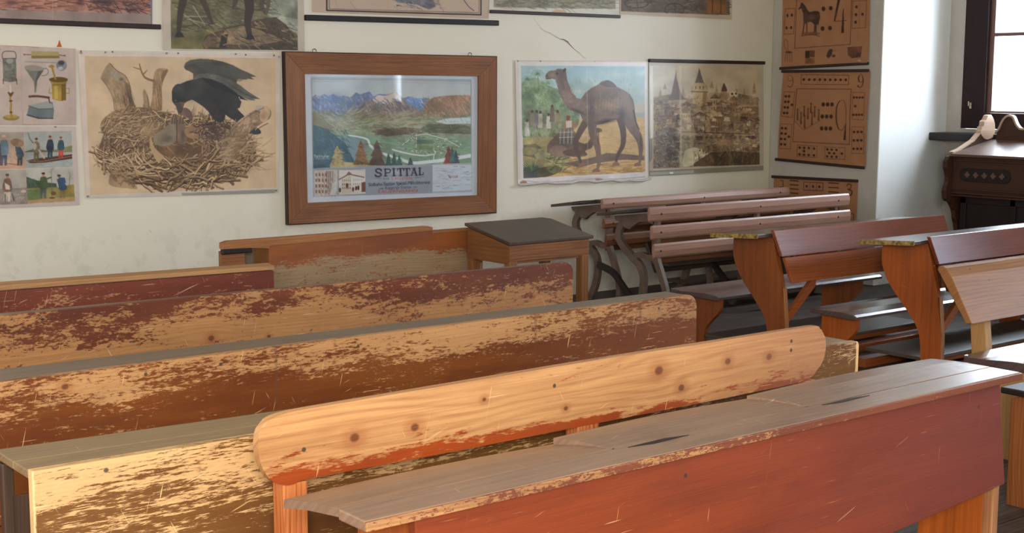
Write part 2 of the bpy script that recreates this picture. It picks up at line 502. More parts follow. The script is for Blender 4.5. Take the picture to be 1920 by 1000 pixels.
def art_raven():
    A = Art([(147, 94), (527, 100), (523, 362), (163, 372)], 380, 270, (205, 196, 186), seed=11)
    A.frame(0, 0, 2.5)
    A.poly([(372, 240), (1310, 262), (1306, 900), (402, 932)], (206, 190, 178))
    A.poly([(398, 265), (1272, 275), (1280, 880), (425, 915)], (196, 170, 140), ns=.03, col2=(204, 178, 146))
    A.poly([(1272, 275), (1290, 276), (1296, 885), (1280, 880)], (208, 178, 140))
    A.line([(855, 262), (866, 880)], 3, (212, 190, 160), .5)
    R = A.r
    A.clip([(398, 265), (1290, 275), (1296, 885), (425, 915)])
    # left trunk
    A.poly([(472, 372), (480, 345), (512, 300), (545, 335), (585, 362), (606, 410), (612, 455), (625, 500), (660, 560), (560, 570), (535, 520), (528, 465), (505, 420)], (158, 132, 102), sm=True, ns=.3, fn=.12)
    A.poly([(575, 380), (606, 410), (612, 455), (632, 510), (655, 545), (600, 545), (575, 470), (588, 430)], (96, 72, 52), al=.7, sm=True, ns=.3)
    A.glow(545, 362, 46, 20, (160, 160, 142), .8, .7); A.glow(566, 377, 12, 9, (84, 70, 56), .9)
    A.glow(520, 430, 30, 60, (176, 150, 116), .5); A.glow(600, 470, 20, 80, (70, 52, 40), .6, -.2)
    A.line([(472, 372), (500, 410), (526, 460), (534, 520)], 3, (96, 74, 54), .7, sm=True); A.line([(512, 300), (545, 335), (585, 362), (606, 410), (612, 455), (630, 510)], 3, (70, 52, 40), .8, sm=True)
    A.strokes(60, (525, 400, 600, 540), 60, 3, [(120, 95, 68), (188, 160, 124)], 1.3, .15, .5)
    # mid trunk with twig
    A.poly([(712, 380), (718, 345), (738, 325), (782, 330), (765, 372), (752, 420), (752, 520), (700, 530), (708, 460)], (160, 130, 96), sm=True, ns=.3, fn=.12)
    A.poly([(758, 335), (780, 332), (762, 375), (752, 420), (752, 520), (736, 525), (742, 400)], (112, 84, 58), al=.7, sm=True)
    A.strokes(40, (712, 345, 750, 510), 60, 2.5, [(120, 92, 64), (194, 162, 122)], 1.5, .1, .5)
    A.line([(716, 385), (692, 378), (672, 366), (660, 345), (652, 318), (648, 302)], (12, 4), (126, 96, 66), sm=True)
    A.line([(655, 330), (636, 325), (620, 318)], (6, 3), (126, 96, 66)); A.line([(668, 352), (684, 334)], (7, 3), (126, 96, 66))
    # young trunk
    A.poly([(664, 440), (672, 422), (684, 450), (690, 500), (682, 570), (640, 575), (655, 530), (668, 490)], (164, 138, 104), sm=True, ns=.25)
    A.line([(684, 450), (692, 500), (684, 565)], (4, 9), (104, 78, 54), .8, sm=True)
    # nest
    cx, cy = 830, 705
    A.ell(cx, cy, 365, 165, (92, 66, 44), ns=.5, al=.9)
    A.ell(640, 600, 170, 90, (112, 84, 56), ns=.5, al=.8)
    def twig(n, ra, rb, Ls, ws, cols, dark=.6, cxx=cx, cyy=cy, a0=0, a1=2 * PI, rx=360, ry=165):
        for _ in range(n):
            th = R.uniform(a0, a1); q = R.uniform(ra, rb)
            x = cxx + rx * q * math.cos(th); y = cyy + ry * q * math.sin(th)
            t = math.atan2(ry * math.cos(th), -rx * math.sin(th)) + R.gauss(0, .45)
            L = R.uniform(*Ls); w = R.uniform(*ws); cv = R.uniform(-.5, .5)
            j = lambda: R.uniform(-7, 7)
            p = [(x - L / 2 * math.cos(t), y - L / 2 * math.sin(t) + j()), (x - L / 4 * math.cos(t), y - L / 4 * math.sin(t) + j()), (x, y + j()), (x + L / 4 * math.cos(t + cv / 2), y + L / 4 * math.sin(t + cv / 2) + j()), (x + L / 2 * math.cos(t + cv), y + L / 2 * math.sin(t + cv))]
            c = R.choice(cols)
            A.line([(a + 1.5, b + w * .6) for a, b in p], (w * 1.3, w * .7), (58, 40, 28), dark, sm=True)
            A.line(p, (w, w * .45), c, sm=True)
            A.line([(a - 0.5, b - w * .2) for a, b in p], (w * .4, w * .2), tuple(min(255, k * 1.16) for k in c), .6)
    tans = [(156, 130, 98), (176, 148, 114), (134, 106, 76), (192, 166, 130), (116, 88, 62), (146, 122, 96)]
    twig(150, .75, 1.1, (40, 90), (3, 5), tans, .5)
    twig(430, .3, 1.0, (40, 110), (3, 8), tans)
    for gx, gy, gr, c in ((560, 800, 90, (70, 50, 36)), (900, 830, 120, (70, 50, 36)), (500, 690, 60, (80, 60, 42)), (700, 560, 70, (96, 72, 50)), (1100, 800, 80, (80, 60, 44))): A.glow(gx, gy, gr, gr * .5, c, .45)
    twig(120, .5, 1.0, (60, 150), (6, 11), tans, .7, a0=.1, a1=PI - .1)
    twig(130, .2, 1.0, (40, 90), (3, 6), tans, .6, 620, 590, 0, 2 * PI, 150, 75)
    # hollow of the nest
    A.glow(790, 650, 150, 50, (104, 78, 52), .9); A.glow(690, 615, 70, 38, (168, 138, 104), .7)
    A.strokes(120, (650, 610, 950, 700), 40, 2.5, [(96, 70, 46), (186, 154, 114)], .2, .5, .6)
    # chicks
    A.poly([(715, 640), (760, 610), (785, 590), (795, 560), (815, 555), (822, 590), (820, 660), (780, 690), (720, 680)], (134, 118, 98), sm=True, ns=.2)
    A.poly([(826, 560), (845, 555), (858, 590), (868, 650), (860, 682), (826, 670)], (120, 100, 82), sm=True, ns=.2)
    A.poly([(700, 640), (715, 690), (740, 720), (760, 740), (735, 765), (712, 730), (697, 690)], (176, 148, 112), sm=True)
    A.glow(770, 660, 40, 26, (84, 72, 62), .7); A.glow(800, 600, 14, 40, (156, 138, 116), .6); A.glow(848, 640, 14, 40, (78, 62, 52), .7); A.line([(822, 560), (822, 660)], 5, (60, 48, 40), .8)
    for x in (800, 812, 836, 850): A.line([(x, 585), (x + 3, 560), (x + 7, 545)], (9, 2), (92, 72, 58))
    A.ell(905, 625, 48, 32, (162, 124, 88), ns=.4)
    twig(90, .1, 1, (30, 80), (3, 5), [(96, 76, 66), (140, 118, 100), (70, 52, 44)], .6, 1010, 620, 0, 2 * PI, 110, 45)
    twig(150, .72, 1.06, (60, 140), (5, 10), tans, .7, a0=.05, a1=PI - .05)
    A.strokes(60, (460, 540, 700, 640), 60, 4, tans, -.3, .8, .9)
    A.strokes(40, (1040, 680, 1230, 800), 80, 5, tans, -.2, .7, .9)
    A.strokes(30, (470, 740, 640, 830), 90, 5, tans, -.15, .4, .9)
    A.strokes(26, (880, 540, 960, 590), 46, 4, tans, -1.2, .5, .9)
    A.poly([(515, 820), (560, 800), (640, 880), (600, 885), (515, 870)], (140, 112, 78), al=.6, ns=.4, sm=True)
    # mouse in the beak
    A.poly([(835, 530), (858, 512), (885, 525), (898, 555), (892, 575), (872, 560), (846, 545)], (112, 86, 76), sm=True, ns=.2)
    A.line([(888, 565), (880, 582)], 3, (84, 62, 54))
    # raven: tail, legs, body, head, wings
    A.poly([(1140, 595), (1180, 596), (1212, 612), (1222, 630), (1200, 638), (1165, 632), (1140, 620)], (52, 54, 52), sm=True)
    A.poly([(800, 440), (832, 402), (870, 385), (910, 375), (960, 365), (1040, 392), (1100, 425), (1118, 470), (1128, 485), (1120, 512), (1108, 518),
            (1125, 535), (1142, 556), (1135, 575), (1100, 574), (1072, 560), (1052, 545), (1048, 568), (1030, 584), (1005, 575), (985, 552), (970, 530),
            (948, 508), (918, 488), (895, 474), (872, 482), (858, 492), (850, 520), (840, 545), (832, 520), (812, 498), (800, 480)], (50, 48, 47), ns=.35)
    A.ell(835, 440, 36, 42, (46, 47, 48), ns=.35)
    A.poly([(1120, 530), (1150, 560), (1120, 590), (1075, 560), (1085, 540)], (44, 44, 46))
    A.poly([(812, 488), (832, 548), (846, 520), (856, 490)], (70, 60, 56)); A.poly([(834, 486), (850, 515), (858, 486)], (96, 76, 64))
    A.dot(817, 478, 3.2, (150, 140, 120)); A.dot(817, 478, 1.8, (20, 18, 18))
    A.line([(976, 545), (972, 568), (960, 585)], (5, 4), (40, 36, 36)); A.line([(948, 592), (985, 590)], 5, (44, 38, 36))
    A.line([(1005, 575), (1002, 590)], 5, (44, 38, 36))
    # far wing
    A.poly([(855, 318), (862, 298), (885, 284), (930, 278), (985, 281), (1040, 292), (1085, 308), (1125, 330), (1160, 345), (1200, 364), (1172, 366), (1190, 378), (1150, 374),
            (1160, 380), (1110, 374), (1104, 395), (1045, 382), (985, 362), (940, 352), (914, 362), (910, 380), (899, 376), (899, 350), (880, 338), (864, 332)], (76, 72, 64), ns=.35)
    A.glow(960, 330, 60, 30, (52, 50, 48), .6, .3); A.glow(1080, 345, 60, 14, (86, 92, 80), .6, .4)
    for i in range(26):
        t = i / 25
        A.line([(905 + 60 * t, 300 + 48 * t), (1010 + 50 * t, 312 + 50 * t), (1188 - 70 * t, 362 + 26 * t)], (2.2, 1.4), (44, 46, 44) if i % 2 else (104, 102, 90), .6, sm=True)
    A.poly([(855, 318), (862, 298), (885, 284), (930, 278), (985, 281), (980, 292), (920, 296), (880, 304)], (86, 90, 80), al=.6)
    A.glow(900, 430, 40, 60, (62, 64, 60), .6, .5); A.glow(1000, 470, 90, 40, (24, 24, 28), .7, .4); A.glow(840, 420, 20, 30, (70, 72, 66), .4)
    # near wing edge
    A.poly([(905, 380), (906, 362), (925, 352), (965, 348), (1025, 360), (1080, 382), (1120, 405), (1160, 436), (1218, 472), (1185, 470), (1196, 478), (1165, 476), (1130, 462),
            (1095, 435), (1040, 398), (985, 376), (940, 368)], (92, 92, 84), ns=.25)
    A.poly([(940, 372), (985, 378), (1040, 402), (1095, 438), (1140, 468), (1165, 480), (1120, 470), (1120, 462), (1060, 440), (980, 410)], (30, 31, 34))
    for i in range(12):
        A.line([(1060 + i * 6, 392 + i * 5), (1140 + i * 4, 442 + i * 2), (1200, 470)], (1.6, 1), (52, 56, 54), .55)
    for i in range(16):
        A.line([(870 + i * 12, 400 + i * 5), (880 + i * 14, 440 + i * 7), (900 + i * 13, 480 + i * 4)], (2, 1), (66, 68, 66), .35, sm=True)
    # right hand limb
    A.line([(1238, 540), (1190, 566), (1135, 604), (1095, 650), (1062, 725)], (66, 78), (146, 122, 98), sm=True, ns=.4, fn=.3)
    A.line([(1250, 560), (1200, 588), (1150, 632), (1112, 690), (1096, 735)], (18, 36), (110, 84, 60), .55, sm=True)
    A.ell(1240, 540, 24, 40, (188, 156, 122), rot=.3, ns=.2); A.ell(1214, 514, 20, 14, (176, 160, 150))
    A.strokes(90, (1070, 580, 1200, 720), 26, 3, [(96, 74, 54), (200, 180, 154), (176, 150, 122)], -.8, .6, .7)
    A.strokes(30, (1010, 640, 1130, 740), 90, 6, tans, -.3, .5, .9)
    A.line([(1236, 512), (1190, 534), (1140, 566), (1090, 610), (1062, 650)], 3, (84, 64, 48), .8, sm=True); A.line([(1255, 585), (1210, 610), (1170, 650), (1130, 700)], 4, (72, 54, 42), .8, sm=True)
    A.glow(1230, 555, 16, 30, (150, 116, 88), .6, .4); A.glow(1120, 660, 40, 60, (112, 90, 70), .5, .5)
    A.clip()
    # film edge
    A.poly([(402, 918), (1310, 885), (1310, 910), (402, 940)], (192, 186, 178)); A.poly([(845, 905), (1290, 888), (1290, 910), (850, 922)], (136, 132, 124), al=.8)
    for x in (382, 525, 828, 1148, 1284): A.dot(x, 242 + (x - 380) * .022, 4, (74, 66, 62))
    A.dot(408, 938, 5, (70, 64, 60)); A.dot(1314, 896, 5, (70, 64, 60))
    A.age(.05, sa=.1)
    return A

def art_view():
    A = Art([(193, 163), (1132, 177), (1130, 820), (208, 862)], 340, 250, (206, 208, 214), seed=21)
    A.frame(0, 0, 1)
    R = A.r
    A.poly([(236, 186), (1098, 198), (1100, 800), (250, 826)], (168, 172, 176))
    A.poly([(243, 194), (1092, 206), (1094, 645), (250, 674)], (186, 192, 192), ns=.03, col2=(222, 206, 188))
    A.poly([(243, 194), (1092, 206), (1092, 225), (243, 215)], (164, 176, 180), al=.4)
    A.clip([(243, 194), (1092, 206), (1094, 645), (250, 674)])
    # blue range
    def ridge(x0, x1, base, h, cols, n=120, jag=10):
        xs = np.linspace(x0, x1, n)
        return [(x, base(x) - abs(h(x)) - R.uniform(0, jag)) for x in xs]
    top = [(243, 296), (262, 280), (285, 290), (310, 276), (330, 290), (355, 276), (385, 292), (415, 285), (445, 298), (478, 268), (500, 280), (520, 272), (550, 264), (572, 290), (600, 275), (640, 280), (690, 268), (730, 300), (760, 290), (795, 305), (830, 298), (868, 300)]
    A.poly(top + [(868, 420), (243, 420)], (112, 126, 166), ns=.35, fn=.15)
    A.strokes(240, (245, 285, 600, 400), 34, 6, [(74, 100, 160), (150, 164, 192), (92, 104, 140), (196, 196, 204), (120, 96, 110)], 1.0, .6, .6)
    # central massif
    A.poly([(380, 440), (420, 380), (480, 350), (540, 318), (590, 290), (640, 282), (692, 266), (720, 290), (752, 318), (790, 345), (822, 375), (815, 420)], (150, 128, 118), ns=.3, fn=.15)
    A.poly([(560, 318), (590, 284), (640, 286), (692, 266), (700, 300), (650, 330), (600, 330)], (222, 200, 190), al=.85, ns=.2)
    A.strokes(200, (520, 300, 780, 400), 46, 6, [(104, 92, 110), (190, 146, 116), (84, 84, 112), (214, 198, 186), (124, 134, 100)], .85, .35, .6)
    A.strokes(110, (400, 330, 600, 420), 50, 6, [(120, 124, 92), (168, 140, 110), (92, 100, 116), (196, 180, 150)], -.65, .3, .6)
    A.poly([(738, 318), (770, 290), (800, 300), (850, 300), (868, 310), (830, 360), (800, 350)], (112, 148, 200), ns=.2)
    A.strokes(30, (745, 300, 850, 345), 24, 4, [(210, 218, 230), (90, 120, 180)], .9, .5, .7)
    # right red hill
    A.poly([(805, 400), (850, 340), (880, 300), (930, 288), (1000, 284), (1092, 282), (1093, 408), (900, 400)], (164, 122, 98), ns=.3, fn=.2)
    A.strokes(200, (830, 290, 1090, 395), 44, 6, [(198, 138, 104), (120, 96, 80), (150, 128, 84), (104, 112, 82), (214, 170, 140)], .9, .5, .55)
    # valley floor
    A.poly([(243, 350), (300, 390), (420, 420), (600, 400), (820, 405), (1093, 395), (1094, 645), (250, 674)], (140, 150, 120), ns=.35, fn=.1)
    A.strokes(420, (260, 395, 1088, 470), 60, 7, [(176, 180, 148), (112, 124, 84), (148, 138, 96), (98, 112, 96), (196, 192, 164), (128, 104, 80)], .1, .45, .55)
    A.strokes(90, (400, 380, 820, 440), 70, 8, [(110, 118, 78), (172, 164, 128), (144, 120, 90)], -.35, .25, .6)
    A.strokes(70, (250, 360, 420, 440), 70, 8, [(120, 118, 88), (164, 160, 120), (96, 104, 96)], .6, .3, .6)
    A.poly([(900, 425), (960, 408), (1093, 402), (1093, 436), (960, 438)], (206, 216, 214))
    A.poly([(820, 460), (870, 436), (1000, 440), (1093, 450), (1093, 492), (900, 486), (830, 480)], (88, 94, 70), ns=.5)
    A.poly([(560, 480), (640, 462), (760, 455), (830, 466), (760, 492), (640, 504)], (100, 84, 68), ns=.5)
    A.strokes(60, (560, 455, 1080, 495), 40, 6, [(72, 78, 56), (124, 116, 80), (90, 66, 54)], -.05, .4, .6)
    A.poly([(360, 500), (430, 490), (560, 500), (720, 520), (900, 500), (1093, 520), (1094, 645), (600, 655)], (124, 152, 122), ns=.25)
    A.strokes(130, (560, 505, 1090, 640), 60, 6, [(150, 174, 140), (104, 138, 112), (164, 168, 132), (96, 120, 92)], .2, .3, .5)
    A.poly([(350, 505), (500, 505), (545, 560), (520, 640), (420, 640)], (126, 146, 150), ns=.2)
    # river and town
    A.line([(440, 498), (500, 508), (540, 522), (556, 556), (610, 590), (640, 602), (720, 628), (780, 645), (860, 640), (960, 628), (1093, 606)], (8, 22), (226, 228, 224), sm=True)
    A.line([(672, 574), (740, 592), (830, 606), (900, 594), (880, 560)], 8, (224, 222, 214), sm=True)
    A.line([(725, 550), (790, 500), (850, 490), (960, 520), (1030, 560)], 4, (224, 218, 206)); A.line([(800, 490), (800, 590)], 4, (222, 216, 204))
    for _ in range(180):
        x = R.uniform(700, 1060); y = R.uniform(498, 600)
        if abs((x - 850) / 210) + abs((y - 545) / 60) < 1.15:
            A.rect(x, y, x + R.uniform(4, 14), y + R.uniform(2, 6), R.choice([(212, 200, 170), (90, 120, 84), (176, 166, 96), (228, 224, 210), (150, 104, 82), (70, 100, 78)]))
    A.rect(800, 522, 890, 545, (84, 112, 84), ns=.3); A.rect(800, 552, 890, 575, (110, 136, 90), ns=.3)
    A.line([(895, 600), (890, 640)], 5, (226, 226, 220))
    # left foreground slope and spruces
    A.poly([(243, 370), (290, 420), (330, 470), (420, 540), (470, 640), (400, 668), (250, 674)], (62, 92, 106), ns=.4, fn=.15)
    A.poly([(243, 372), (262, 380), (330, 440), (344, 470), (250, 440)], (138, 128, 96), ns=.3)
    A.strokes(120, (250, 460, 440, 660), 30, 6, [(44, 74, 92), (84, 112, 116), (52, 84, 84)], .7, .5, .6)
    def spruce(x, yt, yb, w, c, c2):
        A.poly([(x, yt), (x + w * .2, yt + (yb - yt) * .3), (x + w * .12, yt + (yb - yt) * .32), (x + w * .38, yt + (yb - yt) * .65), (x + w * .26, yt + (yb - yt) * .66), (x + w * .52, yb),
                (x - w * .5, yb), (x - w * .26, yt + (yb - yt) * .66), (x - w * .36, yt + (yb - yt) * .64), (x - w * .12, yt + (yb - yt) * .32), (x - w * .2, yt + (yb - yt) * .3)], c, ns=.5, fn=.3)
        A.strokes(int(w * .8), (x - w * .25, yt + 20, x + w * .25, yb), w * .3, 4, [c2, c], .4, .6, .7)
    A.poly([(340, 652), (420, 640), (520, 650), (600, 660), (340, 672)], (196, 170, 120), ns=.3)
    spruce(378, 552, 660, 84, (176, 152, 96), (206, 182, 130))
    spruce(503, 522, 655, 84, (122, 84, 54), (156, 120, 76)); spruce(588, 520, 658, 92, (96, 66, 54), (70, 70, 62))
    for x, yt in ((650, 590), (680, 586), (708, 600), (768, 614)): spruce(x, yt, 660, 36, (44, 78, 74), (60, 92, 84))
    spruce(972, 552, 650, 58, (124, 58, 48), (96, 60, 58)); spruce(1012, 576, 648, 40, (46, 62, 76), (60, 76, 84)); spruce(992, 560, 640, 30, (52, 92, 84), (60, 92, 84))
    A.text('Fachroyher', 254, 618, 26, (226, 222, 206), width=82)
    A.line([(262, 624), (336, 622)], 1.6, (210, 208, 196))
    for gx, gy, gr, c, a_ in ((360, 300, 70, (60, 88, 150), .5), (480, 330, 60, (84, 96, 140), .5), (600, 370, 60, (104, 84, 84), .45), (740, 350, 60, (90, 80, 104), .45), (900, 340, 60, (120, 84, 66), .45), (1000, 320, 80, (190, 120, 86), .4), (420, 430, 90, (196, 190, 160), .4), (700, 420, 90, (206, 196, 164), .35), (300, 560, 60, (36, 66, 84), .5), (880, 560, 60, (120, 130, 90), .3)): A.glow(gx, gy, gr, gr * .5, c, a_)
    A.strokes(160, (560, 350, 1090, 470), 26, 3, [(210, 196, 164), (90, 84, 70), (164, 110, 80)], .7, .7, .5)
    A.clip()
    # lower band
    A.poly([(250, 676), (885, 655), (886, 806), (252, 826)], (150, 153, 160))
    A.poly([(254, 686), (378, 682), (379, 818), (256, 824)], (206, 190, 176))
    A.poly([(386, 682), (528, 678), (530, 808), (386, 818)], (222, 208, 196))
    A.poly([(886, 656), (1098, 654), (1100, 788), (886, 800)], (204, 207, 214))
    br = (120, 70, 48)
    for i in range(4):
        for j in range(4): A.rect(262 + i * 17, 700 + j * 30, 271 + i * 17, 716 + j * 30, br, al=.8)
    for x in (322, 332, 342, 354): A.line([(x, 690), (x + 3, 800)], (5, 3), (112, 78, 58), .8)
    A.strokes(110, (256, 690, 376, 815), 22, 2.4, [br, (150, 110, 86), (90, 60, 46)], 1.4, .4, .6)
    A.poly([(352, 760), (372, 740), (372, 815), (340, 815)], (208, 208, 206), al=.8)
    # big house
    A.poly([(398, 740), (448, 712), (500, 716), (512, 800), (400, 810)], (206, 188, 168)); A.poly([(448, 705), (514, 722), (516, 795), (456, 802)], (224, 214, 202))
    A.line([(388, 734), (440, 705), (520, 722)], 6, br); A.poly([(424, 710), (440, 690), (456, 706), (440, 712)], (130, 84, 58))
    for i in range(5):
        for j in range(3): A.rect(404 + i * 10, 734 + j * 20, 409 + i * 10, 744 + j * 20, (140, 104, 80))
    for i in range(5):
        for j in range(2): A.rect(462 + i * 11, 730 + j * 22, 467 + i * 11, 742 + j * 22, (176, 164, 150))
    A.poly([(506, 750), (528, 745), (529, 800), (508, 800)], (120, 62, 44))
    for x, y, w in ((430, 766, 9), (462, 786, 8), (478, 780, 8), (490, 778, 9), (392, 790, 9)): A.ell(x, y, w * .7, 13, (84, 44, 34))
    A.box(386, 682, 529, 813, 2, (150, 130, 120))
    # map on the right
    for _ in range(46):
        x = R.uniform(892, 1080); y = R.uniform(666, 785)
        A.line([(x, y), (x + 14, y + R.uniform(-5, 5)), (x + 30, y + R.uniform(-9, 9))], 1.3, (128, 132, 142), .8, sm=True)
    for x, y in ((1000, 664), (1040, 668), (1060, 694), (1070, 735), (1000, 765), (905, 770), (940, 690)): A.line([(x, y), (x + 20, y)], 2.6, (92, 96, 106), .8)
    A.text('Spittal', 972, 724, 22, (140, 64, 50), width=48); A.line([(966, 706), (984, 728)], 2, (160, 80, 60))
    A.box(886, 656, 1096, 797, 1.6, (170, 174, 180))
    # heavy title letters: stems and serifs drawn one by one
    col = (40, 38, 52)
    def ln(p, w): A.line(p, w, col)
    y0, y1 = 676, 714
    A.line([(612, 686), (604, 678), (590, 678), (583, 687), (590, 696), (606, 701), (612, 709), (602, 717), (588, 717), (580, 709)], 8, col, sm=True)
    A.line([(613, 678), (612, 690)], 3.5, col); A.line([(580, 705), (581, 718)], 3.5, col)
    A.line([(633, 678), (635, 715)], 9, col); A.line([(627, 678), (644, 677)], 3.5, col); A.line([(627, 716), (645, 715)], 3.5, col)
    A.line([(636, 679), (655, 679), (661, 687), (655, 697), (638, 698)], 6, col, sm=True)
    A.line([(678, 676), (680, 713)], 9, col); A.line([(670, 676), (688, 676)], 3.5, col); A.line([(671, 714), (689, 713)], 3.5, col)
    for x in (714, 748):
        A.line([(x, 676), (x + 2, 712)], 9, col); A.line([(x - 16, 677), (x + 17, 675)], 5.5, col); A.line([(x - 15, 677), (x - 15, 687)], 3.5, col)
        A.line([(x + 16, 676), (x + 17, 685)], 3.5, col); A.line([(x - 7, 713), (x + 10, 712)], 3.5, col)
    A.line([(787, 674), (774, 711)], 4.5, col); A.line([(787, 674), (800, 710)], 9, col); A.line([(777, 699), (796, 698)], 4, col)
    A.line([(768, 712), (780, 711)], 3.5, col); A.line([(793, 711), (807, 710)], 3.5, col); A.line([(776, 675), (796, 674)], 4, col)
    A.line([(817, 673), (819, 709)], 9, col); A.line([(811, 673), (826, 672)], 3.5, col); A.line([(812, 710), (836, 708), (837, 698)], 4.5, col)
    A.text('KÄRNTEN', 664, 737, 23, (176, 92, 84), width=112, slope=-.02); A.text('KÄRNTEN', 665, 737, 23, (176, 92, 84), width=112, slope=-.02)
    A.text('in', 622, 734, 18, (80, 78, 88), width=30); A.line([(578, 728), (612, 727)], 3, (84, 82, 92), .7); A.text('560 m', 790, 727, 16, (80, 78, 88), width=36); A.line([(828, 718), (844, 718)], 3, (84, 82, 92), .7)
    A.text('Südbahn-Station Spittal-Millstättersee', 542, 770, 27, (54, 54, 70), width=330, slope=-.04); A.text('Südbahn-Station Spittal-Millstättersee', 543, 770, 27, (54, 54, 70), width=330, slope=-.04)
    A.text('und', 598, 786, 17, (60, 60, 74), width=26); A.text('Ausgangs-Station', 630, 785, 23, (54, 54, 70), width=144, slope=-.03); A.text('der', 782, 779, 17, (60, 60, 74), width=24)
    for d in (0, 1.2): A.text('TAUERNBAHN', 590 + d, 807, 25, (184, 84, 76), width=214, slope=-.03)
    A.line([(243, 196), (1092, 208)], 2, (104, 110, 112)); A.line([(236, 186), (1098, 198)], 1.5, (130, 132, 136)); A.line([(243, 196), (250, 672)], 2, (120, 126, 128)); A.line([(1092, 208), (1094, 645)], 2, (120, 126, 128))
    for x in (260, 700, 930): A.line([(x, 208 + (x - 260) * .014), (x + 160, 210 + (x - 260) * .014)], 1.2, (136, 140, 140), .6)
    A.a = A.a * .88 + np.array((196, 192, 186), np.float32) * .12
    for gx in (500, 700): A.glow(gx, 200, 90, 50, (214, 216, 218), .35)  # pale glows paint the glare of the glass into the print
    A.age(.03, sa=.04)
    return A

def art_camel():
    A = Art([(96, 82), (982, 92), (988, 876), (112, 914)], 250, 232, (206, 198, 192), seed=31)
    A.frame(0, 0, 1)
    R = A.r
    A.poly([(120, 96), (976, 104), (980, 868), (132, 890)], (214, 206, 202))
    A.poly([(135, 120), (958, 125), (962, 830), (148, 872)], (150, 182, 190), ns=.05, col2=(206, 196, 172))
    A.clip([(135, 120), (958, 125), (962, 830), (148, 872)])
    for _ in range(26):
        A.glow(R.uniform(150, 940), R.uniform(130, 330), R.uniform(50, 120), R.uniform(16, 30), (196, 204, 198), .35)
    A.poly([(600, 380), (958, 370), (960, 480), (560, 480)], (198, 176, 150), al=.7, ns=.1)
    A.poly([(880, 435), (958, 430), (960, 490), (900, 480)], (150, 162, 160), al=.7)
    A.poly([(420, 480), (700, 470), (960, 465), (962, 830), (148, 872), (148, 600)], (198, 168, 124), ns=.15, fn=.05)
    A.strokes(120, (420, 480, 955, 700), 90, 7, [(214, 184, 140), (182, 150, 108), (206, 170, 120)], -.05, .15, .5)
    A.strokes(140, (300, 740, 955, 850), 90, 9, [(176, 134, 80), (148, 108, 64), (196, 158, 104)], -.06, .2, .6)
    # jungle and palms on the left
    A.poly([(140, 230), (230, 200), (330, 260), (440, 300), (500, 330), (520, 470), (460, 560), (150, 600)], (120, 138, 104), sm=True, al=.85, ns=.5, fn=.2)
    def palm(x, y, r, c):
        for i in range(13):
            a = PI * (i / 12) * 1.5 - PI * 1.25
            A.line([(x, y), (x + r * .6 * math.cos(a), y + r * .6 * math.sin(a) - 4), (x + r * math.cos(a), y + r * math.sin(a) + r * .3)], (4, 1.6), c, .9, sm=True)
    A.line([(245, 190), (252, 300)], 5, (124, 130, 96)); palm(243, 180, 48, (98, 124, 92)); palm(175, 215, 40, (92, 116, 88))
    palm(310, 240, 46, (120, 142, 100)); palm(380, 300, 46, (112, 134, 92)); palm(450, 270, 40, (128, 146, 104)); palm(240, 300, 60, (100, 130, 90)); palm(300, 340, 56, (136, 154, 104)); palm(190, 340, 50, (92, 120, 88)); palm(410, 390, 60, (104, 124, 84)); palm(460, 350, 44, (126, 142, 98))
    A.strokes(260, (150, 250, 470, 500), 34, 4, [(92, 118, 84), (144, 160, 116), (112, 134, 92), (84, 104, 78)], 1.2, .9, .6)
    A.glow(270, 480, 130, 80, (112, 108, 94), .8)
    for x, y, h, c in ((175, 480, 110, (192, 194, 182)), (238, 420, 120, (122, 122, 126)), (262, 425, 110, (176, 170, 156)), (316, 440, 100, (196, 194, 182)), (340, 385, 110, (104, 92, 78)), (208, 420, 100, (150, 140, 120)), (375, 420, 90, (140, 120, 92))):
        A.poly([(x - 12, y + 16), (x + 12, y + 16), (x + 17, y + h), (x - 17, y + h)], c, ns=.3); A.ell(x, y + 6, 9, 11, (88, 66, 52))
    A.strokes(90, (155, 480, 420, 600), 40, 4, [(80, 84, 64), (170, 164, 140), (126, 112, 84)], 1.5, .3, .5)
    # ground left with rocks and plants
    A.poly([(148, 610), (300, 590), (420, 640), (460, 740), (420, 800), (148, 872)], (156, 142, 100), ns=.35, al=.9)
    A.poly([(150, 650), (230, 640), (300, 690), (240, 740), (150, 720)], (110, 104, 78), ns=.4); A.ell(275, 712, 52, 40, (168, 158, 120), ns=.35); A.ell(190, 690, 60, 26, (140, 128, 92), ns=.35)
    A.ell(290, 830, 120, 34, (86, 78, 58), rot=-.2, al=.9, ns=.4)
    A.poly([(150, 800), (250, 790), (240, 866), (150, 872)], (74, 76, 80), al=.9, ns=.3)
    for i in range(16):
        a = -PI / 2 + (i - 8) * .17; A.line([(212, 830), (212 + 80 * math.cos(a), 830 + 92 * math.sin(a))], (9, 2), R.choice([(74, 92, 70), (104, 120, 88), (60, 74, 62)]))
    A.strokes(60, (300, 720, 420, 830), 50, 6, [(96, 108, 74), (126, 130, 88), (70, 76, 56)], -.5, 1.0, .8)
    # shadow
    A.poly([(410, 772), (600, 735), (700, 702), (800, 708), (955, 722), (955, 752), (800, 748), (640, 770), (520, 800)], (106, 90, 84), al=.85, ns=.2, sm=False)
    # resting camel with rider's saddle
    A.poly([(305, 700), (310, 650), (340, 610), (380, 570), (430, 540), (490, 560), (510, 620), (560, 640), (590, 610), (600, 560), (635, 535), (668, 545), (666, 562), (635, 572), (628, 620), (600, 670), (560, 690), (575, 715), (520, 730), (400, 722)], (118, 96, 82), sm=True, ns=.25)
    A.ell(382, 690, 62, 40, (134, 112, 96), ns=.2); A.ell(480, 700, 70, 24, (104, 84, 74))
    A.poly([(385, 540), (480, 530), (485, 650), (380, 652)], (106, 100, 96), ns=.3)
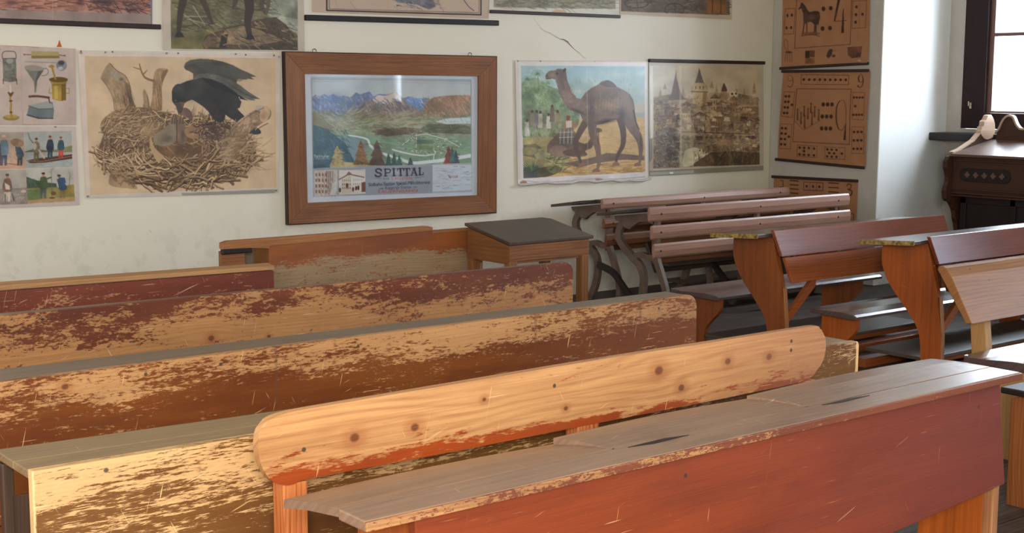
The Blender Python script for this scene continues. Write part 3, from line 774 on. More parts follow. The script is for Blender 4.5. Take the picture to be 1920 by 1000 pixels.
    for x in (395, 420, 446, 470): A.line([(x, 545), (x - 3, 640)], 4, (206, 194, 168), .8)
    for y in (566, 600): A.line([(385, y), (480, y - 4)], 4, (206, 194, 168), .8)
    A.poly([(412, 545), (425, 490), (450, 478), (495, 500), (505, 525), (480, 535)], (158, 118, 84)); A.poly([(430, 490), (470, 486), (470, 530), (432, 535)], (206, 196, 176)); A.ell(445, 468, 14, 17, (126, 74, 52))
    # standing camel
    body = (120, 100, 90)
    A.line([(560, 500), (520, 570), (494, 640), (515, 720), (538, 785)], (50, 13), (98, 80, 74), sm=True)
    A.line([(790, 470), (812, 560), (810, 650), (778, 715), (762, 775)], (50, 14), (98, 80, 74), sm=True)
    A.poly([(292, 196), (298, 175), (320, 155), (358, 150), (372, 140), (410, 142), (430, 160), (436, 205), (448, 240), (470, 300), (500, 336), (530, 342), (560, 300), (600, 268), (645, 245), (668, 224), (705, 216), (742, 230), (768, 260),
            (820, 285), (858, 310), (882, 350), (892, 410), (885, 440), (905, 500), (925, 545), (915, 550), (880, 470), (866, 500), (840, 520), (800, 470), (720, 490), (680, 510), (640, 515), (560, 500), (535, 470), (524, 440), (480, 428), (440, 400), (408, 350),
            (384, 300), (372, 250), (358, 212), (330, 206), (305, 212)], body, ns=.28, fn=.1)
    A.line([(612, 470), (606, 560), (640, 660), (650, 760), (640, 812)], (66, 15), body, sm=True, ns=.2)
    A.line([(840, 440), (866, 520), (918, 600), (932, 680), (924, 770)], (84, 14), body, sm=True, ns=.2)
    A.line([(884, 420), (900, 500), (920, 545)], (12, 4), (70, 56, 54), sm=True)
    for x, y in ((632, 818), (540, 780), (765, 775), (912, 778)): A.poly([(x - 28, y + 14), (x - 20, y - 6), (x + 6, y - 18), (x + 24, y), (x + 24, y + 12)], (140, 106, 96))
    for gx, gy, rx, ry, c, a_, ro in ((710, 380, 100, 50, (170, 144, 116), .75, 0), (640, 290, 60, 40, (140, 118, 104), .6, -.4), (450, 330, 24, 60, (150, 128, 112), .5, -.5), (820, 340, 40, 60, (140, 118, 106), .6, 0), (600, 400, 26, 90, (80, 66, 70), .7, 0), (800, 440, 26, 60, (64, 52, 54), .75, 0),
                                       (700, 490, 90, 16, (56, 46, 46), .8, -.15), (500, 420, 60, 14, (66, 54, 52), .7, .4), (340, 180, 30, 18, (146, 124, 110), .6, 0), (410, 250, 14, 50, (90, 74, 66), .5, -.3), (870, 460, 14, 60, (142, 118, 104), .6, -.2), (625, 560, 8, 60, (146, 124, 110), .6, 0), (645, 600, 6, 60, (70, 56, 54), .7, 0), (930, 620, 8, 60, (70, 56, 54), .7, 0)): A.glow(gx, gy, rx, ry, c, a_, ro)
    for i in range(8): A.line([(650 + i * 20, 330), (640 + i * 20, 420)], 5, (96, 78, 68), .3, sm=True)
    A.poly([(650, 240), (705, 218), (742, 232), (765, 262), (700, 262)], (76, 60, 58), al=.6, sm=True)
    A.ell(390, 172, 32, 24, (98, 78, 70), al=.7); A.dot(372, 172, 5, (34, 26, 26)); A.ell(420, 150, 9, 14, (70, 54, 50), rot=.5); A.line([(296, 206), (330, 208)], 4, (52, 40, 38)); A.dot(302, 186, 4, (44, 34, 34))
    A.strokes(120, (380, 200, 880, 460), 26, 3, [(86, 68, 62), (140, 116, 100)], 1.2, .4, .3)
    A.line([(568, 100), (578, 860)], 5, (206, 200, 190), .35)
    A.clip()
    # torn white lower margin
    A.poly([(112, 880), (300, 878), (480, 866), (700, 858), (984, 838), (988, 876), (112, 914)], (206, 202, 202), ns=.1)
    A.line([(140, 886), (280, 900), (420, 892), (640, 872), (660, 884), (960, 862)], 5, (150, 128, 112), .7); A.ell(650, 880, 26, 8, (160, 130, 108)); A.ell(150, 900, 24, 10, (150, 120, 100))
    A.line([(104, 84), (980, 94)], 5, (150, 138, 128), .6); A.line([(974, 96), (984, 868)], 7, (170, 160, 152), .7)
    for x in (115, 262, 620, 850): A.dot(x, 90, 5, (120, 104, 92))
    A.age(.04, sa=.08)
    return A

def art_castle():
    A = Art([(984, 84), (1757, 100), (1757, 818), (992, 858)], 220, 215, (170, 164, 146), seed=41)
    A.frame(0, 0, 1)
    R = A.r
    A.poly([(990, 100), (1757, 110), (1757, 790), (1000, 830)], (176, 164, 142))
    A.poly([(1016, 118), (1730, 118), (1730, 780), (1020, 808)], (180, 162, 132), ns=.08)
    A.poly([(1016, 118), (1160, 118), (1200, 820), (1020, 820)], (190, 184, 170), al=.7, ns=.1)  # pale left band paints the film's reflection into the chart
    tn = [(96, 78, 60), (134, 112, 86), (112, 92, 70), (82, 74, 66), (168, 144, 112), (122, 96, 74), (150, 118, 88)]
    for _ in range(46):    # distant roofs and trees
        x = R.uniform(1020, 1720); y = R.uniform(230, 400); h = R.uniform(30, 90)
        A.poly([(x - 14, y + h), (x, y - 12), (x + 14, y + h)], R.choice(tn), al=.6, ns=.5)
    A.poly([(1020, 330), (1130, 310), (1260, 340), (1400, 300), (1560, 300), (1720, 330), (1730, 780), (1020, 806)], (128, 108, 84), al=.8, ns=.6, fn=.3)
    A.clip([(1016, 118), (1730, 118), (1730, 780), (1020, 808)])
    # left tower
    A.poly([(1118, 352), (1140, 300), (1152, 240), (1165, 170), (1168, 145), (1174, 200), (1190, 270), (1210, 320), (1240, 345)], (112, 92, 82), ns=.3)
    A.poly([(1120, 350), (1240, 346), (1230, 400), (1135, 404)], (164, 148, 124), ns=.3)
    # round keep
    A.poly([(1295, 236), (1315, 175), (1324, 132), (1336, 175), (1356, 236)], (96, 82, 68), ns=.3)
    A.poly([(1270, 262), (1290, 235), (1362, 235), (1384, 262), (1380, 300), (1276, 300)], (166, 144, 108), ns=.25)
    A.poly([(1280, 300), (1376, 300), (1372, 430), (1330, 440), (1284, 420)], (176, 150, 108), ns=.25); A.line([(1270, 292), (1382, 296)], 7, (104, 84, 62))
    A.poly([(1350, 300), (1376, 300), (1372, 430), (1345, 430)], (118, 94, 68), al=.7)
    for x in (1302, 1330, 1352): A.line([(x, 258), (x, 274)], 6, (78, 62, 46))
    # small towers, halls
    A.poly([(1472, 290), (1486, 240), (1494, 236), (1512, 280), (1510, 296)], (84, 66, 56)); A.rect(1476, 292, 1508, 350, (140, 114, 84), ns=.3)
    A.ell(1556, 310, 30, 20, (196, 178, 142)); A.dot(1545, 308, 8, (70, 54, 46)); A.dot(1572, 306, 7, (70, 54, 46))
    for (x, y, w, h) in ((1400, 340, 60, 120), (1440, 380, 70, 130), (1530, 350, 50, 140), (1200, 390, 80, 110), (1590, 380, 90, 110), (1270, 460, 120, 90), (1400, 480, 90, 80)):
        c = R.choice([(150, 124, 92), (172, 146, 110), (134, 108, 80)])
        A.rect(x, y, x + w, y + h, c, al=.85, ns=.35); A.poly([(x - 6, y), (x + w / 2, y - 34), (x + w + 6, y)], R.choice(tn[:3]), ns=.3)
        for i in range(int(w / 16)):
            for j in range(2): A.rect(x + 6 + i * 16, y + 16 + j * 40, x + 12 + i * 16, y + 34 + j * 40, (84, 64, 48), al=.8)
    A.poly([(1022, 480), (1060, 430), (1180, 450), (1250, 490), (1240, 500), (1030, 492)], (130, 100, 96), al=.8, ns=.3)
    for _ in range(240):     # jumble of roofs, walls, carts and people
        x = R.uniform(1020, 1720); y = R.uniform(360, 760); w = R.uniform(10, 44); h = R.uniform(10, 40)
        c = R.choice([(188, 166, 134), (160, 136, 104), (196, 184, 160), (86, 68, 52), (66, 54, 46), (140, 100, 84), (130, 118, 100), (110, 88, 66)])
        A.poly([(x, y), (x + w, y + R.uniform(-12, 12)), (x + w + R.uniform(-8, 8), y + h), (x + R.uniform(-8, 8), y + h)], c, al=R.uniform(.4, .85), ns=.4)
        A.line([(x, y), (x + w, y + R.uniform(-10, 6))], 3, (58, 46, 38), .7)
    A.strokes(900, (1022, 330, 1726, 790), 24, 4, tn + [(60, 50, 44), (196, 180, 150)], .1, 1.6, .55)
    A.line([(1200, 560), (1640, 575)], 6, (84, 66, 50), .8); A.line([(1200, 580), (1640, 600)], 4, (168, 140, 104), .7)
    for i in range(13): A.ell(1215 + i * 32, 598, 9, 12, (66, 52, 42), al=.5)
    A.glow(1500, 625, 80, 34, (176, 140, 108), .8)
    A.poly([(1040, 560), (1120, 520), (1200, 560), (1190, 700), (1060, 800), (1024, 800)], (110, 104, 100), al=.6, ns=.6)
    A.strokes(160, (1024, 560, 1200, 800), 30, 6, [(70, 70, 74), (160, 158, 152), (116, 96, 96), (96, 86, 78)], .4, 1.2, .7)
    A.poly([(1230, 690), (1290, 665), (1380, 700), (1388, 722), (1330, 740), (1290, 780), (1215, 790)], (196, 184, 154), al=.9, ns=.25, sm=True)
    for x, y in ((1352, 690), (1372, 700), (1330, 686)): A.dot(x, y, 6, (80, 66, 56))
    A.poly([(1290, 770), (1400, 700), (1520, 690), (1730, 700), (1730, 780), (1290, 792)], (66, 54, 40), al=.8, ns=.5)
    A.strokes(160, (1290, 690, 1725, 785), 34, 5, [(52, 44, 34), (110, 90, 62), (140, 116, 80)], -1.2, .7, .6)
    A.poly([(1205, 400), (1240, 380), (1300, 560), (1260, 800), (1190, 806)], (196, 184, 156), al=.35)
    A.line([(1196, 120), (1206, 810)], 14, (206, 196, 172), .4)
    A.clip(); A.poly([(984, 822), (1757, 786), (1757, 820), (992, 858)], (130, 124, 106)); A.poly([(1000, 830), (1290, 816), (1290, 838), (1000, 852)], (168, 172, 164), al=.8); A.ell(1143, 835, 14, 6, (226, 230, 228))
    A.poly([(984, 610), (1012, 606), (1016, 740), (990, 770)], (128, 132, 130), al=.9); A.poly([(992, 120), (1014, 120), (1020, 600), (1000, 604)], (214, 210, 198))
    A.age(.05, sa=.15)
    return A

KR = (160, 114, 80); KB = (58, 34, 26)
def art_nine():
    A = Art([(95, 45), (930, 40), (884, 970), (38, 890)], 200, 215, KR, seed=51)
    A.frame(0, 0, 1)
    def bx(p, w=4): A.outline(p, w, KB, .9)
    for x0, y0, x1, y1 in ((225, 212, 745, 214),): pass
    bx([(225, 210), (745, 214), (728, 742), (188, 716)], 5)
    bx([(264, 78), (718, 84), (716, 172), (262, 168)])
    for i in range(9):
        A.dot(288 + i * 50, 124 + i * .3, 13, KB)
        if i: A.line([(262 + i * 50.5, 80), (262 + i * 50.5, 170)], 2, KB, .6)
    bx([(108, 238), (206, 242), (186, 482), (84, 470)], 3); A.line([(160, 240), (140, 476)], 2, KB, .6)
    for x, y in ((124, 282), (154, 282), (120, 334), (148, 334), (116, 386), (144, 388), (110, 440), (138, 440), (182, 362)): A.dot(x, y, 12, KB)
    bx([(78, 544), (182, 548), (164, 788), (60, 780)], 3); A.line([(142, 546), (126, 786)], 2, KB, .6)
    for x, y in ((90, 586), (122, 588), (86, 636), (120, 640), (80, 690), (114, 692), (78, 742), (112, 744), (151, 667)): A.dot(x, y, 12, KB)
    bx([(228, 748), (414, 760), (408, 872), (222, 860)], 3); A.line([(364, 756), (358, 868)], 2, KB, .6); A.line([(272, 752), (266, 864)], 2, KB, .5)
    for x, y in ((250, 774), (292, 776), (336, 778), (385, 782), (246, 840), (288, 844), (332, 846), (382, 850), (290, 808)): A.dot(x, y, 12, KB)
    bx([(488, 766), (686, 776), (678, 890), (484, 880)], 3); A.line([(636, 772), (628, 888)], 2, KB, .6)
    for x, y in ((512, 790), (554, 793), (600, 796), (530, 826), (576, 829), (508, 858), (552, 862), (598, 864), (652, 831)): A.dot(x, y, 12, KB)
    bx([(762, 242), (878, 246), (872, 506), (758, 500)], 3); A.line([(818, 300), (814, 500)], 2, KB, .6)
    for i in range(4): A.dot(774 + i * 28, 292, 12, KB); A.dot(770 + i * 28, 456, 12, KB)
    A.dot(788, 374, 13, KB)
    bx([(756, 572), (874, 574), (866, 832), (746, 828)], 3); A.line([(832, 574), (822, 830)], 2, KB, .6)
    for r in range(3):
        for i in range(3): A.dot(776 + i * 37 - r * 4, 620 + r * 82, 13, KB)
    for r in range(3):
        for i in range(3): A.ell(478 + i * 42 - r * 8, 358 + r * 115, 17, 20, KB)
    # tall thin nine
    A.poly([(655, 318), (625, 330), (604, 380), (596, 450), (600, 520), (616, 580), (640, 604), (625, 580), (612, 520), (608, 450), (614, 380), (632, 335)], KB, sm=True)
    A.line([(655, 318), (680, 330), (696, 390), (698, 470), (692, 560), (684, 640)], (4, 4), KB, sm=True); A.line([(618, 585), (640, 604), (664, 600), (686, 560)], 4, KB, sm=True)
    A.poly([(692, 540), (698, 540), (694, 700), (670, 698)], KB)
    # corner nines
    A.line([(184, 110), (172, 90), (150, 88), (138, 106), (144, 130), (164, 138), (182, 124)], 3, KB, sm=True); A.line([(184, 108), (187, 150), (176, 186), (156, 194), (142, 184)], 5, KB, sm=True)
    A.poly([(832, 78), (812, 90), (806, 115), (812, 140), (830, 148), (820, 130), (818, 108), (824, 88)], KB, sm=True); A.line([(832, 76), (850, 88), (856, 120), (850, 145), (832, 148)], 5, KB, sm=True)
    A.line([(852, 100), (860, 130), (852, 178), (830, 196), (808, 186)], (8, 8), KB, sm=True); A.dot(810, 184, 8, KB)
    # nine skittles on a board
    A.line([(212, 520), (290, 604), (450, 512)], 3, KB, .8)
    for x, y, h in ((362, 344, 90), (298, 372, 96), (334, 392, 100), (398, 374, 100), (236, 400, 104), (436, 402, 104), (268, 430, 110), (372, 430, 118), (302, 462, 120)):
        A.dot(x, y + 8, 9, (96, 62, 42)); A.line([(x, y + 16), (x, y + h * .4), (x - 2, y + h * .65), (x - 2, y + h)], (7, 17), (84, 54, 38), sm=True); A.line([(x - 3, y + h * .5), (x - 4, y + h)], 3, (150, 96, 60), .7)
    A.age(.05, (150, 90, 50), .15)
    return A

def art_four():
    # upper part is outside the photograph, carried on in the same layout
    A = Art([(135, -420), (1345, -400), (1320, 870), (105, 925)], 200, 210, KR, seed=52)
    A.frame(0, 0, 1)
    bx = lambda p, w=6: A.outline(p, w, KB, .9)
    bx([(350, -220), (1112, -210), (1082, 612), (312, 666)], 7)
    bx([(420, -370), (1040, -365), (1040, -270), (420, -275)], 5)
    for i in range(4): A.dot(500 + i * 150, -320, 24, KB)
    for x in (190, 1190): A.text('4', x, -270, 150, KB, width=80)
    bx([(168, 118), (318, 112), (296, 464), (148, 470)], 5)
    for x, y in ((202, 212), (268, 204), (188, 382), (258, 378)): A.ell(x, y, 16, 22, KB)
    bx([(1118, 12), (1295, 4), (1280, 380), (1108, 392)], 5); A.line([(1210, 8), (1196, 386)], 3, KB, .7)
    for x, y in ((1166, 92), (1160, 200), (1154, 304), (1242, 194)): A.ell(x, y, 17, 22, KB)
    for x, y in ((728, 118), (828, 110), (714, 392), (816, 384)): A.ell(x, y, 26, 31, KB)
    A.poly([(930, -60), (968, -70), (890, 285), (868, 290)], KB); A.line([(872, 290), (1040, 282)], 7, KB); A.poly([(992, 120), (1003, 120), (1002, 450), (965, 452)], KB)
    # horse
    hc = (74, 50, 40)
    A.poly([(360, 122), (392, 90), (398, 50), (412, 30), (440, 45), (470, 80), (500, 135), (530, 162), (600, 148), (650, 150), (676, 170), (682, 240), (660, 320), (650, 350), (632, 330), (630, 480), (612, 480), (606, 350), (560, 300), (500, 305), (498, 470), (484, 470),
            (480, 330), (462, 320), (450, 400), (434, 490), (420, 490), (440, 330), (440, 240), (436, 180), (410, 110), (372, 132)], hc, ns=.4, fn=.15)
    A.poly([(600, 330), (620, 330), (600, 470), (586, 470)], hc); A.ell(560, 230, 60, 34, (112, 80, 60), al=.5); A.ell(545, 462, 140, 26, (110, 70, 50), al=.7); A.line([(410, 496), (560, 470), (680, 500)], 10, (70, 46, 36), .8)
    # chair
    A.line([(200, 700), (160, 640), (150, 580), (160, 550), (190, 552), (206, 600), (216, 690)], 6, hc, sm=True); A.ell(222, 720, 52, 14, hc)
    for x in (180, 210, 240, 268): A.line([(x, 725), (x - 4 + (x - 220) * .2, 850)], 6, hc)
    A.rect(470, 700, 530, 800, (52, 40, 34)); A.rect(530, 695, 606, 790, (104, 60, 46)); A.rect(470, 800, 610, 880, (128, 86, 58), ns=.5)
    A.poly([(770, 770), (800, 690), (850, 680), (840, 760), (800, 800)], (66, 52, 48), sm=True); A.ell(870, 772, 24, 20, (96, 50, 40)); A.line([(860, 700), (960, 690)], 16, (150, 92, 66), .6)
    A.poly([(1048, 650), (1240, 636), (1225, 790), (1110, 804), (1060, 760)], (110, 70, 52), ns=.4, fn=.2); A.ell(1210, 838, 18, 10, (206, 170, 140))
    A.age(.06, (140, 80, 44), .2)
    return A

def art_three():
    # crop of the visible upper band, continued downwards
    A = Art([(1345, 12), (1836, 36), (1822, 560), (1330, 520)], 160, 165, KR, seed=53)
    A.frame(0, 0, 1)
    A.outline([(1524, 38), (1636, 42), (1634, 88), (1522, 84)], 3, KB)
    for i in range(3): A.dot(1540 + i * 37, 62 + i * 1.4, 7, KB)
    for i in range(2): A.line([(1560 + i * 38, 40), (1559 + i * 38, 86)], 2, KB, .7)
    for i in range(4): A.line([(1444, 28 + i * 24), (1490, 32 + i * 24)], 6, KB); A.line([(1668, 42 + i * 26), (1724, 46 + i * 26)], 6, KB)
    A.line([(1385, 28), (1402, 30), (1400, 44), (1402, 62), (1384, 68)], 4, KB, sm=True)
    A.line([(1772, 60), (1782, 48), (1796, 56), (1792, 74), (1780, 80)], 5, KB, sm=True); A.line([(1780, 80), (1800, 90), (1798, 110), (1780, 116), (1772, 104)], 7, KB, sm=True)
    A.outline([(1440, 130), (1726, 142), (1716, 420), (1430, 400)], 4, KB)
    A.outline([(1365, 130), (1420, 134), (1412, 300), (1358, 296)], 3, KB); A.outline([(1750, 220), (1812, 222), (1806, 420), (1744, 414)], 3, KB)
    for i in range(3): A.dot(1390, 160 + i * 50, 7, KB); A.dot(1780, 250 + i * 56, 7, KB); A.ell(1500 + i * 36, 280, 12, 14, KB)
    A.text('3', 1630, 370, 210, KB, width=70)
    A.outline([(1480, 430), (1680, 442), (1676, 500), (1476, 488)], 3, KB)
    A.age(.05, (150, 90, 50), .15)
    return A

def art_tools():
    A = Art([(-120, 52), (862, 98), (870, 966), (-120, 968)], 165, 150, (190, 172, 164), seed=61)
    A.frame(0, 0, 1)
    ol = lambda p, w=2.5: A.outline(p, w, (150, 120, 110), .6)
    A.poly([(-60, 62), (840, 84), (866, 962), (-60, 964)], (188, 170, 162), ns=.05)
    ol([(240, 78), (838, 96), (862, 960), (262, 960)]); A.line([(778, 100), (800, 940)], 3, (176, 150, 146), .6); A.line([(0, 62), (232, 76)], 4, (140, 92, 80), .7); A.line([(240, 70), (440, 84)], 5, (130, 80, 70), .8); A.line([(270, 964), (470, 964)], 5, (150, 90, 66), .8)
    g = (112, 112, 104); gl = (168, 168, 160); gd = (70, 68, 64)
    # grater
    A.poly([(36, 210), (190, 205), (194, 465), (120, 478), (44, 465)], g, ns=.2, fn=.2); A.ell(118, 236, 40, 30, gl, al=.7); A.line([(36, 210), (34, 160), (60, 132), (120, 130), (170, 134), (188, 165), (190, 210)], 8, gd, sm=True)
    A.line([(44, 440), (46, 494)], 9, gd); A.line([(196, 440), (200, 500)], 9, gd); A.line([(36, 210), (190, 208)], 7, gd)
    # rolling pin
    A.poly([(358, 128), (672, 134), (680, 206), (366, 208)], (168, 152, 106)); A.poly([(362, 178), (678, 180), (680, 208), (366, 212)], (124, 104, 62), al=.8); A.line([(276, 166), (358, 168)], 10, (122, 98, 76)); A.line([(676, 172), (744, 180)], 10, (122, 98, 76)); A.dot(282, 166, 9, (110, 88, 68)); A.dot(736, 178, 9, (110, 88, 68))
    # ladle
    A.line([(294, 240), (640, 252)], 16, gl); A.line([(294, 248), (640, 260)], 4, gd, .8); A.ell(704, 288, 60, 60, (132, 130, 134), ns=.3); A.ell(700, 262, 34, 24, (70, 66, 74)); A.ell(690, 320, 30, 20, (196, 196, 200), al=.7)
    # funnel
    A.poly([(282, 312), (300, 292), (400, 286), (505, 318), (498, 350), (428, 460), (414, 596), (400, 596), (392, 470), (330, 380)], (124, 122, 114), ns=.15); A.ell(392, 318, 108, 32, (146, 142, 130), rot=.08); A.poly([(440, 350), (498, 345), (428, 460), (414, 596), (408, 500), (412, 440)], (84, 80, 74), al=.8)
    A.line([(505, 330), (530, 322), (552, 345), (548, 380), (520, 400), (480, 404)], 9, g, sm=True)
    # mortar
    br = (156, 128, 56); bd = (98, 74, 30); bl = (206, 184, 110)
    A.poly([(560, 440), (650, 418), (776, 440), (752, 500), (754, 680), (680, 692), (600, 668), (592, 500)], br, ns=.2); A.ell(668, 448, 106, 30, bd); A.poly([(700, 500), (752, 500), (754, 680), (700, 690)], bd, al=.7); A.rect(620, 520, 660, 670, bl, al=.5)
    A.line([(592, 290), (610, 360), (634, 440)], (26, 20), br); A.ell(590, 300, 34, 16, br); A.line([(566, 548), (562, 600), (592, 600)], 9, br); A.line([(760, 546), (790, 548), (788, 604), (758, 602)], 9, br); A.line([(594, 508), (752, 500)], 6, bd, .8)
    # candlestick
    A.ell(134, 880, 94, 34, (142, 118, 60), ns=.2); A.ell(134, 866, 80, 20, (176, 152, 86), al=.8); A.line([(132, 600), (124, 660), (134, 720), (130, 800), (140, 870)], (16, 26), br, sm=True); A.poly([(92, 590), (168, 590), (140, 640), (118, 640)], bd); A.line([(126, 520), (128, 590)], 20, (206, 198, 186)); A.ell(130, 690, 20, 12, bd); A.ell(132, 820, 18, 12, bd)
    # iron
    A.poly([(336, 745), (600, 700), (620, 800), (608, 890), (450, 888), (312, 850)], (104, 112, 116), ns=.15); A.poly([(330, 740), (560, 690), (606, 740), (600, 780), (440, 780)], (150, 152, 150)); A.line([(330, 745), (450, 782), (606, 776)], 6, (60, 62, 66)); A.poly([(312, 842), (450, 880), (612, 884), (610, 896), (440, 894), (308, 856)], (66, 66, 70))
    A.line([(342, 640), (430, 636), (560, 652)], 26, (96, 62, 56), sm=True); A.line([(556, 650), (572, 710)], 14, (84, 60, 58)); A.dot(352, 640, 14, (110, 72, 62))
    A.line([(270, 800), (266, 950)], 6, (170, 130, 120), .7)
    for y in (236, 420, 110): A.ell(0, y, 8, 10, (60, 56, 60))
    A.age(.04, sa=.1)
    return A

def art_scenes():
    A = Art([(-120, 12), (890, 14), (936, 934), (-120, 975)], 160, 150, (196, 182, 176), seed=62)
    A.frame(0, 0, 1)
    R = A.r
    A.poly([(-100, 80), (285, 78), (304, 496), (-100, 500)], (166, 156, 144), ns=.15, col2=(190, 150, 124))
    A.poly([(292, 76), (838, 66), (850, 478), (300, 490)], (160, 164, 160), col2=(176, 176, 168), ns=.08)
    A.poly([(-100, 514), (312, 508), (330, 918), (-100, 930)], (170, 164, 154), ns=.1); A.poly([(312, 506), (852, 486), (878, 886), (332, 914)], (180, 178, 168), ns=.08)
    # boat scene
    A.poly([(292, 300), (400, 270), (600, 290), (760, 250), (845, 230), (846, 310), (296, 306)], (116, 118, 84), ns=.4); A.poly([(296, 306), (846, 306), (850, 478), (300, 490)], (158, 162, 160), ns=.15)
    A.strokes(60, (300, 400, 846, 480), 50, 4, [(120, 126, 126), (190, 192, 188)], 0, .2, .7)
    A.poly([(310, 405), (420, 380), (846, 330), (846, 382), (520, 428), (360, 432)], (86, 54, 46)); A.line([(310, 408), (500, 412), (846, 352)], 5, (170, 150, 130))
    def man(x, y, h, coat, trs, hat, lean=0):
        A.poly([(x - h * .10, y + h * .55), (x + h * .12, y + h * .55), (x + h * .10, y + h), (x + .02 * h, y + h), (x, y + h * .7), (x - h * .03, y + h), (x - h * .12, y + h)], trs, ns=.3)
        A.poly([(x - h * .10 + lean, y + h * .18), (x + h * .10 + lean, y + h * .18), (x + h * .17, y + h * .5), (x + h * .12, y + h * .64), (x - h * .12, y + h * .64), (x - h * .17, y + h * .45)], coat, ns=.3, sm=True)
        A.ell(x + lean, y + h * .10, h * .05, h * .07, (176, 128, 100)); A.ell(x + lean, y + h * .04, h * .07, h * .045, hat)
    man(590, 120, 260, (46, 56, 72), (52, 66, 74), (122, 62, 56)); man(715, 130, 240, (52, 78, 90), (184, 64, 44), (150, 64, 54)); man(430, 145, 260, (126, 116, 100), (112, 100, 72), (70, 58, 52)); A.line([(390, 200), (352, 150), (336, 92)], (12, 8), (110, 92, 78)); A.ell(410, 240, 24, 40, (190, 176, 154), al=.8); A.line([(460, 280), (520, 370)], (14, 26), (190, 168, 150))
    # carrying scene
    man(50, 110, 350, (112, 136, 150), (74, 84, 96), (200, 160, 140)); man(238, 190, 270, (70, 84, 92), (62, 70, 76), (120, 86, 70), -30); A.ell(205, 200, 80, 46, (150, 120, 96), rot=.2, ns=.4); A.poly([(-60, 200), (10, 210), (30, 460), (-60, 460)], (90, 76, 86), ns=.3); A.line([(80, 436), (260, 456)], 10, (104, 72, 60), .7)
    A.strokes(30, (100, 300, 200, 400), 50, 4, [(130, 116, 110)], .8, .9, .5)
    # sower
    A.poly([(-100, 740), (322, 720), (330, 918), (-100, 930)], (140, 130, 120), ns=.3); man(90, 556, 330, (126, 96, 84), (188, 172, 160), (90, 74, 66)); A.poly([(60, 660), (120, 700), (120, 745), (70, 740)], (206, 192, 176)); A.line([(150, 800), (170, 880)], 12, (70, 64, 68)); A.line([(66, 800), (66, 885)], 12, (70, 64, 68)); A.strokes(90, (110, 790, 320, 915), 30, 5, [(96, 88, 88), (176, 166, 158)], -.8, .6, .7); A.ell(280, 765, 32, 18, (196, 176, 160))
    # orchard
    A.poly([(312, 590), (420, 630), (560, 660), (660, 670), (672, 720), (320, 728)], (72, 88, 74), ns=.4); A.strokes(60, (320, 610, 560, 720), 30, 6, [(56, 76, 68), (96, 108, 80)], 1.5, .3, .7)
    A.poly([(320, 728), (700, 716), (866, 690), (878, 886), (332, 914)], (138, 130, 78), ns=.3); A.poly([(320, 750), (480, 740), (500, 850), (330, 870)], (96, 118, 78), al=.8, ns=.3); A.poly([(332, 880), (600, 850), (878, 830), (878, 886), (332, 914)], (176, 146, 104), ns=.2); A.poly([(760, 700), (866, 680), (872, 800), (760, 790)], (150, 130, 66), ns=.3)
    man(512, 540, 310, (76, 88, 56), (84, 96, 92), (56, 48, 44)); A.line([(540, 620), (600, 600)], 18, (76, 88, 56)); A.line([(606, 500), (612, 830)], (5, 8), (110, 96, 84)); A.strokes(26, (570, 495, 650, 560), 40, 2.4, [(120, 106, 96)], -1.2, .8, .8)
    man(735, 570, 280, (64, 86, 112), (134, 116, 72), (90, 66, 56), -40); A.poly([(690, 600), (760, 600), (775, 665), (710, 670)], (60, 84, 116)); A.ell(692, 578, 22, 14, (80, 66, 60)); A.ell(630, 790, 32, 24, (110, 80, 54)); A.ell(614, 846, 34, 10, (70, 54, 44), al=.8)
    A.line([(820, 540), (812, 700)], 6, (120, 104, 90)); A.strokes(26, (780, 530, 850, 640), 50, 2.4, [(130, 116, 104)], -1.3, .7, .8)
    A.line([(0, 12), (888, 14)], 5, (160, 146, 136), .6); A.ell(652, 20, 14, 10, (84, 76, 74))
    A.age(.05, sa=.1)
    return A

